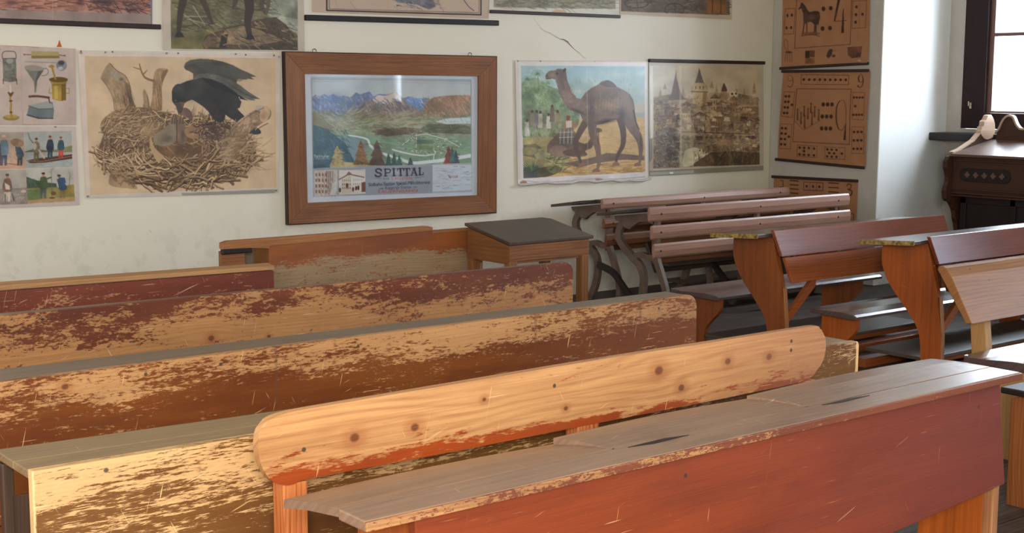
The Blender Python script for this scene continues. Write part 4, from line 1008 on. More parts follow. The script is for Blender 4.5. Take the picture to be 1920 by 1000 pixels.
def art_goat():
    A = Art([(608, -260), (1136, -250), (1144, 194), (614, 188)], 265, 222, (186, 174, 160), seed=63)
    A.frame(0, 0, 1)
    R = A.r
    A.poly([(638, -230), (1112, -222), (1116, 188), (642, 182)], (96, 92, 70), ns=.35, fn=.1, col2=(104, 98, 70))
    A.poly([(960, -220), (1112, -220), (1116, 120), (1060, 100), (1000, 60), (980, 0)], (130, 136, 120), al=.85, ns=.4)
    A.poly([(1000, 50), (1116, 70), (1116, 130), (1060, 90)], (170, 172, 158), al=.6, ns=.3)
    A.clip([(638, -230), (1112, -222), (1116, 188), (642, 182)])
    A.strokes(260, (645, -40, 1000, 130), 50, 5, [(70, 68, 52), (120, 112, 78), (90, 84, 58), (58, 54, 44)], .3, .6, .6)
    for p in (((660, 30), (750, 100)), ((700, 70), (800, 95)), ((690, 60), (780, 60)), ((720, 20), (765, 95))): A.line(p, (4, 2), (150, 148, 132), .9)
    A.poly([(644, 150), (700, 128), (800, 100), (830, 120), (780, 182), (644, 182)], (110, 100, 62), ns=.3)
    # rock
    A.poly([(752, 160), (770, 130), (840, 105), (880, 95), (960, 70), (1030, 62), (1070, 90), (1100, 130), (1116, 165), (1116, 188), (760, 184)], (78, 64, 48), ns=.4, fn=.15)
    A.poly([(840, 108), (900, 95), (950, 105), (1020, 130), (1060, 150), (960, 172), (850, 165), (830, 130)], (140, 118, 90), ns=.4, al=.9); A.poly([(752, 160), (775, 135), (820, 140), (830, 178), (765, 180)], (112, 92, 70), ns=.4)
    A.poly([(825, 130), (850, 125), (840, 178), (815, 178)], (34, 30, 26), al=.8); A.strokes(110, (760, 70, 1110, 180), 40, 4, [(176, 150, 118), (60, 48, 38), (120, 98, 74), (50, 42, 36)], .3, .7, .6)
    # legs
    lg = (58, 46, 38)
    A.line([(690, -20), (678, 30), (672, 80), (668, 134)], (30, 13), lg, sm=True); A.line([(740, -30), (765, 20), (780, 60), (790, 84)], (26, 10), (70, 56, 46), sm=True)
    A.line([(922, -30), (930, 30), (922, 80), (932, 140)], (42, 18), lg, sm=True); A.line([(985, -20), (975, 20), (990, 50)], (26, 8), (76, 66, 54), sm=True); A.line([(1000, -20), (1000, 20), (994, 50)], (22, 8), (90, 80, 66), sm=True); A.line([(880, -20), (875, 10), (868, 24)], (24, 10), (72, 60, 48))
    for x, y in ((668, 132), (928, 140)): A.poly([(x - 14, y + 6), (x - 6, y - 12), (x + 12, y - 12), (x + 22, y + 6)], (40, 32, 28))
    A.poly([(660, -180), (900, -200), (1010, -160), (1020, -30), (900, -24), (680, -24)], (74, 58, 46), sm=True, ns=.3)
    A.clip()
    A.age(.05, sa=.08)
    return A

def art_dusk():
    A = Art([(-90, -260), (575, -250), (572, 92), (-90, 66)], 330, 165, (150, 138, 136), seed=64)
    A.frame(0, 0, 1); R = A.r
    A.poly([(-80, -240), (562, -232), (556, 48), (-80, 30)], (176, 128, 112), ns=.3)
    A.strokes(260, (-70, -40, 550, 44), 70, 6, [(140, 92, 80), (196, 142, 120), (90, 66, 66), (170, 112, 96)], .02, .25, .6)
    A.strokes(90, (300, -20, 550, 44), 60, 3, [(60, 50, 60), (84, 62, 66)], .2, .8, .8); A.glow(280, 4, 22, 26, (84, 56, 54), .8); A.glow(380, 6, 50, 14, (74, 62, 74), .8); A.glow(30, 8, 22, 14, (90, 64, 66), .7); A.glow(480, 20, 60, 20, (84, 66, 74), .5)
    A.poly([(-90, 34), (560, 52), (560, 88), (-90, 66)], (150, 132, 126), ns=.08); A.line([(566, -240), (570, 88)], 10, (120, 118, 126))
    A.line([(178, -240), (178, 74)], 3, (190, 160, 146), .5)
    A.age(.05, sa=.1)
    return A

def art_map():
    A = Art([(1174, -300), (1834, -290), (1834, 70), (1174, 46)], 330, 180, (190, 168, 150), seed=65)
    A.frame(0, 0, 1); R = A.r
    A.line([(1218, -280), (1222, 38), (1800, 54), (1802, -270)], 5, (50, 44, 46)); A.line([(1226, -280), (1230, 32), (1792, 46), (1794, -270)], 1.6, (70, 62, 62))
    A.poly([(1400, -250), (1700, -240), (1620, 20), (1540, 0), (1470, -10), (1440, -60)], (172, 150, 120), al=.6, sm=True)
    A.poly([(1450, -8), (1520, -2), (1600, -20), (1616, 22), (1590, 34), (1540, 14), (1470, 8)], (122, 122, 132), ns=.5)
    A.strokes(60, (1450, -20, 1640, 30), 20, 2.4, [(70, 72, 92), (150, 142, 140)], .3, .8, .8)
    A.line([(1700, -40), (1730, 0), (1750, 24), (1770, 38)], 4, (96, 90, 104), .9, sm=True); A.strokes(40, (1240, -260, 1780, 20), 60, 1.6, [(120, 104, 98)], .4, 1, .5)
    A.age(.04, sa=.1)
    return A

def art_meadow():
    A = Art([(62, -330), (900, -320), (898, 96), (62, 78)], 245, 120, (208, 202, 190), seed=66)
    A.frame(0, 0, 1); R = A.r
    A.poly([(88, -300), (872, -290), (868, 56), (90, 44)], (136, 132, 112), ns=.4, fn=.1)
    A.strokes(300, (90, -60, 866, 50), 60, 9, [(150, 150, 128), (112, 110, 92), (166, 150, 128), (96, 100, 90)], .05, .5, .5)
    A.ell(492, 74, 48, 14, (196, 164, 138)); A.line([(480, -300), (480, 50)], 4, (190, 184, 168), .4)
    A.age(.04, sa=.06)
    return A

def art_boats():
    A = Art([(892, -330), (1618, -320), (1622, 124), (892, 92)], 215, 130, (196, 176, 146), seed=67)
    A.frame(0, 0, 1); R = A.r
    A.poly([(900, -300), (1600, -290), (1604, 96), (900, 72)], (112, 102, 90), ns=.4, fn=.1, col2=(104, 90, 76))
    A.strokes(260, (905, -60, 1598, 84), 50, 6, [(140, 126, 108), (84, 78, 76), (120, 104, 86), (70, 62, 58)], .1, .6, .6)
    for cx, cy, rx, ry in ((990, 20, 70, 30), (1225, 60, 62, 40)):
        A.line([(cx + rx * math.cos(a / 8 * PI), cy + ry * math.sin(a / 8 * PI)) for a in range(17)], 6, (64, 58, 62)); A.line([(cx - rx, cy), (cx + rx, cy - 8)], 4, (70, 62, 62)); A.line([(cx, cy - ry), (cx + 8, cy + ry)], 4, (70, 62, 62))
    A.rect(1440, 0, 1580, 80, (134, 92, 58), ns=.3); A.line([(1480, -40), (1480, 80)], 8, (90, 60, 42)); A.line([(1540, -40), (1540, 80)], 8, (90, 60, 42))
    A.poly([(892, 74), (1610, 96), (1622, 124), (892, 104)], (190, 172, 148)); A.ell(930, 100, 22, 9, (220, 216, 210))
    A.age(.04, sa=.1)
    return A
# ------------------------------------------------------------------ materials
CREAM = rgb(226, 184, 126); TAN = rgb(206, 152, 92); TAN2 = rgb(160, 104, 56); GREY = rgb(126, 112, 100)

def wall_material(name, base, stain, seed=0.0, base2=None, axis=0, r=(0, 1)):
    n = Nodes(name)
    x, y, z = n.xyz(); M = n.math
    v = n.comb(M('ADD', x, seed), y, z)
    a = n.noise(v, 1.1, 6, 0.62); b = n.noise(v, 7.0, 6, 0.65); c = n.noise(v, 60.0, 3, 0.6)
    col = base
    if base2 is not None:
        col = n.mix(n.step((x, y, z)[axis], r[0], r[1]), base, base2)
    col = n.mix(M('MULTIPLY', n.step(a, 0.45, 0.75), 0.55), col, stain)
    col = n.mix(M('MULTIPLY', n.step(b, 0.56, 0.72), 0.14), col, rgb(236, 236, 232))
    low = n.step(z, 1.0, 0.35)      # scuffed lower wall
    col = n.mix(M('MULTIPLY', M('MULTIPLY', low, n.step(b, 0.5, 0.62)), 0.45), col, rgb(196, 190, 178))
    pits = n.step(n.noise(v, 16.0, 2, 0.4), 0.77, 0.82)
    col = n.mix(M('MULTIPLY', pits, 0.3), col, rgb(150, 140, 124))
    h = M('ADD', M('MULTIPLY', b, 1.0), M('MULTIPLY', c, 0.25))
    return n.finish(col, 0.85, 0.2, bump=h, bstr=0.25, bdist=0.006)

def floor_material():
    n = Nodes('floor_boards')
    x, y, z = n.xyz(); M = n.math
    q = M('MULTIPLY', y, 7.0)
    fr = M('FRACT', q); idx = M('FLOOR', q)
    gap = n.step(M('ABSOLUTE', M('SUBTRACT', fr, 0.5)), 0.47, 0.495)
    g = n.noise(n.comb(M('MULTIPLY_ADD', idx, 3.7, M('MULTIPLY', x, 1.6)), M('MULTIPLY', y, 60.0), 0.0), 1.0, 5, 0.65)
    d = n.noise(n.comb(x, y, 0.0), 1.8, 6, 0.65)
    col = n.mix(n.step(g, 0.3, 0.7), rgb(86, 74, 64), rgb(52, 42, 36))
    col = n.mix(n.step(d, 0.45, 0.75), col, rgb(104, 96, 88))
    col = n.mix(gap, col, rgb(20, 16, 14))
    return n.finish(col, 0.6, 0.35, bump=M('SUBTRACT', g, gap), bstr=0.3, bdist=0.003)

M_wall = wall_material('old_plaster', rgb(228, 222, 208), rgb(216, 209, 192), 0, rgb(200, 192, 164), 0, (8.0, 9.5))  # second base colour paints the wall dimming towards the corner
M_wall2 = wall_material('old_plaster_window_side', rgb(182, 176, 166), rgb(166, 158, 146), 4)  # darker plaster copy, shade on the window side painted in
M_reveal = wall_material('white_reveal', rgb(222, 224, 222), rgb(208, 208, 202), 8)
M_ceil = wall_material('ceiling_plaster', rgb(220, 216, 206), rgb(206, 200, 188), 12)
M_floor = floor_material()
M_crack = plain('crack_shadow', rgb(128, 120, 112), 0.9)
M_black = plain('black_lacquered_wood', rgb(30, 26, 26), 0.45, var=.1)
M_bar = plain('dark_brown_wood_bar', rgb(54, 36, 32), 0.5)
M_iron = plain('brown_painted_cast_iron', rgb(112, 94, 84), 0.5, 0.4, 0.14, 14, metal=0.0)
M_iron2 = plain('dark_cast_iron', rgb(46, 36, 34), 0.5, 0.4)
M_brass = plain('old_brass', rgb(190, 176, 140), 0.35, metal=0.5)
M_steel = plain('bare_steel', rgb(150, 150, 150), 0.35, metal=0.9)
M_dark = plain('shadow_dark_stain', rgb(34, 24, 22), 0.5)
M_orange = plain('orange_paper', rgb(200, 96, 20), 0.6)

M_frame = wood('oak_frame_horizontal', rgb(150, 98, 60), rgb(92, 54, 30), 'X', ring=60, rough=.42, dirt=.25, seed=1, grain=1.15)
M_framev = wood('oak_frame_vertical', rgb(150, 98, 60), rgb(92, 54, 30), 'Z', ring=60, rough=.42, dirt=.25, seed=2, grain=1.15)
M_frame_edge = plain('dark_frame_rim', rgb(52, 30, 22), 0.4)

# red desk
M_red = wood('red_varnished_board', rgb(134, 58, 24), rgb(88, 34, 16), 'X', ring=5, rough=.38, spec=.35, dirt=.5, dcol=rgb(70, 32, 30), seed=3, grain=.5,
             scratch=1.0, scol=rgb(206, 150, 108), tone=(.5, 2.3, rgb(88, 38, 42), .62), nails=((2.02, .72), (.86, .73)), streak=(1, 8))  # tone paints the purplish window reflection in towards the right
M_red_top = wood('grey_worn_desktop', rgb(150, 120, 98), rgb(98, 74, 62), 'X', ring=24, rough=.36, spec=.55, dirt=.55, dcol=rgb(62, 50, 46), seed=4, grain=.7, scratch=.8, scol=rgb(196, 184, 172), coat=.15)
M_red_lip = wood('worn_desk_edge', rgb(178, 132, 86), rgb(128, 86, 56), 'X', ring=40, paint=rgb(128, 72, 52), cover=.34, xfade=(.5, 1.7, .6), rough=.45, seed=5, dirt=.3)
M_orange_leg = wood('orange_pine_upright', rgb(174, 90, 34), rgb(126, 60, 20), 'Z', ring=16, rough=.35, spec=.5, dirt=.3, dcol=rgb(90, 40, 24), seed=6, grain=.7, scratch=.5)
M_orange_leg2 = wood('orange_pine_upright_b', rgb(142, 78, 40), rgb(90, 46, 24), 'Z', ring=12, rough=.32, spec=.5, dirt=.4, dcol=rgb(76, 36, 24), seed=7, grain=.6, scratch=.8, scol=rgb(206, 160, 124))
M_pale_edge = wood('pale_worn_edge', rgb(182, 128, 84), rgb(120, 72, 44), 'Z', ring=60, rough=.5, seed=8, dirt=.4)

# round backrest bench
M_back = wood('light_pine_backrest', rgb(204, 154, 102), rgb(146, 96, 58), 'X', ring=22, rough=.38, spec=.45, dirt=.22, dcol=rgb(130, 78, 52), seed=9, grain=.9,
              paint=rgb(158, 70, 30), paint2=rgb(134, 58, 28), cover=.06, fade=(.075, -.03, .72), prough=.32, streak=(.45, 9), sharp=.13,
              knots=((.25, .0745, .016), (.42, .073, .015), (1.24, .108, .019), (1.52, .100, .013), (1.70, .092, .013), (1.33, .048, .014), (.63, .112, .008), (.90, .05, .008)),
              nails=((.115, .068), (.86, .116), (1.80, .128), (1.80, .10)), scratch=1.2, scol=rgb(230, 190, 144), tone=(1.0, 2.0, rgb(160, 110, 88), .4))
M_post = wood('orange_pine_post', rgb(206, 132, 78), rgb(150, 66, 28), 'Z', ring=48, rough=.42, seed=10, grain=1.3, dirt=.15)

# long worn desks
M_D = wood('olive_worn_front', rgb(208, 168, 118), rgb(178, 134, 86), 'X', ring=50, rough=.42, seed=11, grain=.5, dirt=.15, dcol=rgb(130, 90, 50),
           paint=rgb(116, 80, 40), paint2=rgb(104, 64, 36), cover=.43, fade=(-.03, -.32, .40), xfade=(.9, 2.4, .20), prough=.34, streak=(1.1, 34), sharp=.09, scratch=2.2, scol=rgb(240, 206, 150),
           nails=((.16, -.025), (.72, -.02)), edge=(0, 2.76, -.9, .02, .006), ecol=rgb(230, 192, 138))
M_Cc = wood('brown_worn_front', rgb(190, 144, 96), rgb(148, 102, 62), 'X', ring=40, rough=.42, seed=12, grain=.6, dirt=.3, dcol=rgb(100, 66, 48),
            paint=rgb(124, 70, 32), paint2=rgb(104, 54, 28), cover=.42, fade=(-.05, -.16, .42), prough=.34, streak=(1.6, 26), sharp=.12, scratch=1.6, scol=rgb(226, 182, 128),
            nails=((1.62, -.03), (1.86, -.03), (2.35, -.03), (3.72, -.04)), bars=((2.05, .006), (3.10, .008), (3.62, .008)), tone=(2.9, 4.2, rgb(110, 66, 44), .4),
            knots=((1.38, -.035, .012),))
M_Bb = wood('red_brown_worn_front', rgb(176, 128, 82), rgb(138, 94, 56), 'X', ring=36, rough=.42, seed=13.4, grain=.8, dirt=.3, dcol=rgb(90, 60, 44),
            paint=rgb(112, 60, 40), paint2=rgb(94, 50, 36), cover=.12, xfade=(2.2, 3.6, .26), fade=(-.19, -.05, .40), prough=.36, streak=(1.7, 20), sharp=.08, scratch=1.2, scol=rgb(220, 190, 156),
            nails=((1.7, -.03), (2.5, -.03), (3.1, -.04), (4.02, -.03)), knots=((2.35, -.17, .014), (3.95, -.155, .012), (2.6, -.19, .009)))
M_Aa = wood('dull_red_scratched_front', rgb(176, 128, 92), rgb(120, 70, 48), 'X', ring=40, rough=.42, seed=14, grain=.6, dirt=.3, dcol=rgb(80, 40, 36),
            paint=rgb(122, 62, 46), paint2=rgb(104, 54, 42), cover=.85, prough=.36, streak=(2, 20), scratch=2.6, scol=rgb(196, 168, 150))
M_Atop = wood('pale_top_board', rgb(182, 138, 92), rgb(140, 98, 62), 'X', ring=50, rough=.5, seed=15, dirt=.3, scratch=1)
M_row0 = wood('two_tone_board', rgb(160, 136, 104), rgb(130, 100, 74), 'X', ring=30, rough=.42, seed=16, grain=.7, dirt=.3, dcol=rgb(120, 74, 48),
              paint=rgb(152, 88, 46), paint2=rgb(124, 70, 40), cover=.26, fade=(-.16, -.05, .75), prough=.36, streak=(1.6, 22), sharp=.14, scratch=1.0)
M_row0t = wood('brown_top_rail', rgb(166, 112, 66), rgb(114, 70, 42), 'X', ring=36, rough=.42, seed=17, dirt=.45, grain=.9)
M_strip = wood('grey_desk_strip', rgb(126, 106, 86), rgb(84, 70, 58), 'X', ring=30, rough=.40, spec=.5, seed=18, grain=.8, dirt=.4, dcol=rgb(66, 54, 46), scratch=.5)
M_stripD = wood('grey_green_desk_strip', rgb(146, 122, 88), rgb(104, 86, 62), 'X', ring=26, rough=.42, spec=.45, seed=19, grain=.8, dirt=.45, dcol=rgb(80, 66, 50), scratch=.5)
M_smallY = wood('small_desk_side_brown', rgb(130, 84, 48), rgb(84, 50, 28), 'Y', ring=24, rough=.4, seed=20.5, grain=.8, dirt=.4)
M_small = wood('small_desk_brown', rgb(144, 94, 54), rgb(92, 54, 30), 'X', ring=34, rough=.4, seed=20, grain=1.0, dirt=.4)
M_smallv = wood('small_desk_leg_brown', rgb(144, 96, 54), rgb(92, 54, 30), 'Z', ring=34, rough=.4, seed=21, grain=1.0, dirt=.3)
M_smalltop = wood('small_desk_dark_top', rgb(84, 64, 52), rgb(52, 40, 34), 'Y', ring=24, rough=.38, seed=22, grain=.8, dirt=.4, scratch=.5, scol=rgb(130, 116, 104))
M_slat = wood('mauve_worn_slat', rgb(172, 132, 114), rgb(128, 92, 80), 'X', ring=30, rough=.36, spec=.55, seed=23, grain=.75, dirt=.32, dcol=rgb(80, 52, 44), tone=(0, 2.4, rgb(158, 120, 112), .3))
M_slat_d = wood('brown_slat', rgb(128, 84, 56), rgb(86, 52, 34), 'X', ring=30, rough=.4, seed=24, grain=.9, dirt=.3)
M_dktop = wood('dark_desktop', rgb(78, 62, 54), rgb(52, 40, 36), 'X', ring=24, rough=.36, spec=.5, seed=25, dirt=.3)
M_drb = wood('dark_red_board', rgb(150, 84, 54), rgb(98, 44, 30), 'X', ring=24, rough=.32, spec=.6, seed=26, grain=.95, dirt=.3, dcol=rgb(66, 30, 26), scratch=.7, scol=rgb(186, 140, 116), tone=(.2, 1.7, rgb(120, 70, 62), .4), nails=((.08, .10), (1.6, .10)))
M_drb2 = wood('dark_red_board_b', rgb(128, 60, 36), rgb(82, 34, 22), 'X', ring=20, rough=.3, spec=.6, seed=27, grain=.8, dirt=.3, dcol=rgb(56, 24, 20), scratch=.4)
M_brown_low = wood('orange_brown_board', rgb(160, 88, 46), rgb(112, 54, 28), 'X', ring=26, rough=.34, spec=.5, seed=28, grain=.9, dirt=.25)
M_mottle = plain('mottled_olive_edge', rgb(176, 146, 84), .4, .4, .36, 45)
M_gloss = wood('polished_dark_seat', rgb(92, 74, 72), rgb(58, 46, 46), 'X', ring=16, rough=.26, spec=.7, seed=30, grain=.6, dirt=.2, coat=.5)
M_b5 = wood('golden_brown_backrest', rgb(158, 108, 64), rgb(108, 68, 40), 'X', ring=26, rough=.5, spec=.25, seed=31, grain=.85, dirt=.25, nails=((.17, .0), (.27, -.09)))
M_b5post = wood('pale_ash_post', rgb(180, 138, 88), rgb(140, 98, 58), 'Z', ring=30, rough=.45, seed=32, grain=.6, dirt=.3)
M_low = wood('end_grain_brown_panel', rgb(146, 88, 46), rgb(96, 52, 26), 'Z', ring=46, rough=.42, seed=33, grain=1.1, dirt=.4)
M_organ = wood('dark_walnut', rgb(72, 46, 34), rgb(44, 27, 22), 'Y', ring=24, rough=.45, spec=.3, seed=34, grain=.6, dirt=.3, dcol=rgb(36, 24, 20))
M_organ_top = wood('walnut_lid', rgb(98, 74, 62), rgb(70, 50, 44), 'Y', ring=20, rough=.36, spec=.5, seed=35, grain=.6, dirt=.3)
M_organ_dark = wood('black_walnut_panel', rgb(30, 19, 18), rgb(18, 11, 11), 'Z', ring=20, rough=.45, seed=36, grain=.5)
M_cheek = wood('sunlit_walnut_cheek', rgb(190, 164, 142), rgb(142, 112, 92), 'X', ring=16, rough=.4, seed=37, grain=.5, dirt=.3)  # paler walnut for scrolls and mouldings, window light painted into the colour
M_win = wood('dark_window_frame', rgb(44, 27, 27), rgb(26, 15, 16), 'Z', ring=24, spec=.15, rough=.55, seed=38, grain=.6)
M_sash = wood('brown_sash', rgb(112, 78, 66), rgb(76, 50, 44), 'Z', ring=24, rough=.45, seed=39, grain=.6)
M_foot = wood('grey_footboard', rgb(88, 76, 66), rgb(58, 48, 42), 'X', ring=22, rough=.45, seed=40, grain=.8, dirt=.4)

n = Nodes('window_glass')
gl = n.new('ShaderNodeBsdfGlossy'); gl.inputs['Roughness'].default_value = .03
tr = n.new('ShaderNodeBsdfTransparent'); tr.inputs[0].default_value = (.96, .98, 1, 1)
mx = n.new('ShaderNodeMixShader'); mx.inputs[0].default_value = .06
n.t.links.new(tr.outputs[0], mx.inputs[1]); n.t.links.new(gl.outputs[0], mx.inputs[2]); n.t.links.new(mx.outputs[0], n.out.inputs[0])
M_glass = n.m
M_endD = wood('dark_brown_end', rgb(70, 52, 40), rgb(44, 32, 26), 'Z', ring=24, rough=.45, seed=44, grain=.8)
# ------------------------------------------------------------------ room
WY = 8.0      # poster wall
PX = 9.28     # face of the pier that carries the number charts
bm = B(); box(bm, -1.6, 10.6, -2.6, 8.4, -.12, 0); struct('floor', bm, M_floor)
bm = B(); box(bm, -1.6, 10.6, -2.6, 8.4, 3.3, 3.4); struct('ceiling', bm, M_ceil)
bm = B(); box(bm, -1.6, 10.6, WY, WY + .3, 0, 3.3)
wall_back = struct('wall_back', bm, M_wall)
bm = B(); box(bm, PX, 10.5, 6.85, WY, 0, 3.3, .012, 3)
# reveal side of the pier: whiter plaster copy, window light painted in
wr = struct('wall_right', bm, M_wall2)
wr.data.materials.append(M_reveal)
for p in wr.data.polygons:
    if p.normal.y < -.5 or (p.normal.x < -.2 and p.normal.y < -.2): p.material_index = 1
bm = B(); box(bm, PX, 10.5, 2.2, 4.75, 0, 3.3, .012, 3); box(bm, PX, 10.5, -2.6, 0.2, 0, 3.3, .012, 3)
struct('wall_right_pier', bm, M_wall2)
bm = B()
for (y0, y1, w0, w1) in ((4.75, 6.85, 5.05, 6.695), (.2, 2.2, .42, 2.0)):
    box(bm, 10.2, 10.5, y0, y1, 0, 1.28); box(bm, 10.2, 10.5, w1, y1, 1.28, 2.95); box(bm, 10.2, 10.5, y0, w0, 1.28, 2.95); box(bm, 9.28, 10.5, y0, y1, 2.95, 3.3)
struct('wall_right_niche', bm, M_wall2)

def window(nm, y0, y1, z0, z1):
    bm = B(); X0, X1 = 10.17, 10.27
    box(bm, X0, X1, y1 - .215, y1, z0, z1, .006); box(bm, X0, X1, y0, y0 + .215, z0, z1, .006)
    box(bm, X0, X1, y0 + .215, y1 - .215, z0, z0 + .13, .006); box(bm, X0, X1, y0 + .215, y1 - .215, z1 - .13, z1, .006)
    w = struct(nm, bm, M_win)
    ya, yb, za, zb = y0 + .217, y1 - .217, z0 + .132, z1 - .132
    mid = (ya + yb) / 2
    k = 0
    for (a, b) in ((mid + .002, yb), (ya, mid - .002)):
        bm = B(); t = .045
        box(bm, 10.2, 10.25, a, a + t, za, zb, .004); box(bm, 10.2, 10.25, b - t, b, za, zb, .004)
        box(bm, 10.2, 10.25, a + t, b - t, za, za + t * .35, .002); box(bm, 10.2, 10.25, a + t, b - t, zb - t, zb, .004)
        for zz in (2.055, 2.42): box(bm, 10.205, 10.245, a + t, b - t, zz - .014, zz + .014, .003)
        s = obj('sash', bm, M_sash, w)
        bm = B(); box(bm, 10.222, 10.226, a + t * .9, b - t * .9, za + t * .3, zb - t * .9); obj('pane', bm, M_glass, s)
    bm = B(); box(bm, 10.155, 10.17, y1 - .10, y1 - .085, 1.45, 1.50, .003); tube(bm, [(10.16, y1 - .0925, 1.475), (10.13, y1 - .0925, 1.475), (10.13, y1 - .0925, 1.51)], .005, 8)
    obj('latch', bm, M_brass, w)
    bm = B(); box(bm, 9.96, 10.2, y0 - .15, y1 + .165, z0 - .10, z0 - .035, .01); obj('window_sill', bm, M_dark, w)
window('window_1', 5.05, 6.69, 1.285, 2.95)
window('window_2', .42, 2.0, 1.285, 2.95)

# crack in the plaster
bm = B()
path = [(6.591, 2.119), (6.63, 2.085), (6.66, 2.052), (6.70, 2.03), (6.76, 2.015), (6.80, 1.995), (6.85, 1.975), (6.89, 1.972), (6.93, 1.955), (6.965, 1.925), (7.00, 1.90), (7.05, 1.875), (7.09, 1.845), (7.12, 1.83)]
wd = [.0015, .002, .0025, .002, .003, .003, .0035, .009, .013, .008, .003, .0025, .002, .0015]
A_ = []; B_ = []
for (x, z), w in zip(path, wd):
    A_.append(bm.verts.new((x, WY - .002, z + w / 2))); B_.append(bm.verts.new((x, WY - .002, z - w / 2)))
for i in range(len(path) - 1): bm.faces.new((A_[i], A_[i + 1], B_[i + 1], B_[i]))
ck = obj('crack', bm, M_crack, wall_back)

# ------------------------------------------------------------------ sheets on the walls
MP = print_mat('printed_paper', .55, .3)
MPg = print_mat('printed_paper_under_film', .32, .45, 0, 1.08)
MPf = print_mat('printed_paper_behind_glass', .4, .4, 0, 1.22)
Y0 = WY - .007
def W3(q, y=Y0): return [(x, y, z) for x, z in q]
def poster(name, label, cat, art, quad, mat=MP, wave=.004, group=None, ctr=None):
    cx = sum(q[0] for q in quad) / 4; zb = min(q[1] for q in quad)
    t = thing(name, label, cat, (cx, Y0, zb), 0, group)
    s = sheet('printed_sheet', art, W3(quad), mat, t, wave)
    return t
def rod(name, t, x0, x1, z0, z1, h, mat, y=None, rr=.012):
    """a hanging bar, local to its poster"""
    y = y or 0
    bm = B(); X = t.location.x; Z = t.location.z
    hexa(bm, [(x0 - X, -.02, z0 - h / 2 - Z), (x1 - X, -.02, z1 - h / 2 - Z), (x1 - X, .008, z1 - h / 2 - Z), (x0 - X, .008, z0 - h / 2 - Z),
              (x0 - X, -.02, z0 + h / 2 - Z), (x1 - X, -.02, z1 + h / 2 - Z), (x1 - X, .008, z1 + h / 2 - Z), (x0 - X, .008, z0 + h / 2 - Z)], .006, 3)
    return obj(name, bm, mat, t)

t = poster('nature_poster', 'large poster of a black raven feeding chicks at a twig nest', 'poster', art_raven(), [(3.104, 1.816), (4.453, 1.823), (4.419, .914), (3.123, .939)], MPg)
for (x, z) in ((3.12, 1.80), (3.27, 1.806), (3.66, 1.808), (4.13, 1.812), (4.44, 1.80), (3.13, .95), (4.40, .93)):
    bm = B(); tube(bm, [(x - t.location.x, -.012, z - t.location.z), (x - t.location.x, -.004, z - t.location.z)], .006, 8); obj('pin', bm, M_steel, t)

# framed view
t = thing('framed_picture', 'railway view poster of mountains lettered SPITTAL in a wide brown oak frame', 'picture', (5.34, WY, .70))
q = [(4.469, 1.83), (6.212, 1.829), (6.21, .692), (4.475, .706)]; qi = [(4.618, 1.692), (6.058, 1.689), (6.055, .826), (4.624, .839)]
X, Z = t.location.x, t.location.z
def rail(i, mat):
    j = (i + 1) % 4
    a, b, c, d = q[i], q[j], qi[j], qi[i]
    bm = B(); f = -.045; g = -.034
    P = [(a[0] - X, -.008, a[1] - Z), (b[0] - X, -.008, b[1] - Z), (c[0] - X, -.008, c[1] - Z), (d[0] - X, -.008, d[1] - Z),
         (a[0] - X, f, a[1] - Z), (b[0] - X, f, b[1] - Z), (c[0] - X, g, c[1] - Z), (d[0] - X, g, d[1] - Z)]
    hexa(bm, P, .0015, 1); obj('frame_rail', bm, mat, t)
rail(0, M_frame); rail(1, M_framev); rail(2, M_frame); rail(3, M_framev)
bm = B()
for i in range(4):
    j = (i + 1) % 4; a, b = q[i], q[j]; o = .006
    cx, cz = (q[0][0] + q[1][0]) / 2, (q[0][1] + q[2][1]) / 2
    def ex(p): return (p[0] + math.copysign(o, p[0] - cx) - X, p[1] + math.copysign(o, p[1] - cz) - Z)
    e, f2 = ex(a), ex(b)
    hexa(bm, [(a[0] - X, -.005, a[1] - Z), (b[0] - X, -.005, b[1] - Z), (f2[0], -.005, f2[1]), (e[0], -.005, e[1]),
              (a[0] - X, -.041, a[1] - Z), (b[0] - X, -.041, b[1] - Z), (f2[0], -.041, f2[1]), (e[0], -.041, e[1])])
obj('rim', bm, M_frame_edge, t)
sheet('printed_sheet', art_view(), W3([(4.612, 1.697), (6.062, 1.693), (6.059, .822), (4.618, .835)], WY - .014), MPf, t, 0)
bm = B(); hexa(bm, [(p[0] - X, y, p[1] - Z) for y in (-.022, -.025) for p in qi]); obj('glass_pane', bm, M_glass, t)
for x in (4.70, 5.985):
    bm = B(); tube(bm, [(x - X + .016 * math.cos(a), -.02, 1.842 - Z + .014 * math.sin(a)) for a in [i * PI / 5 for i in range(11)]], .003, 6)
    box(bm, x - X - .012, x - X + .012, -.03, -.01, 1.824 - Z, 1.836 - Z, .002); obj('hanging_ring', bm, M_steel, t)

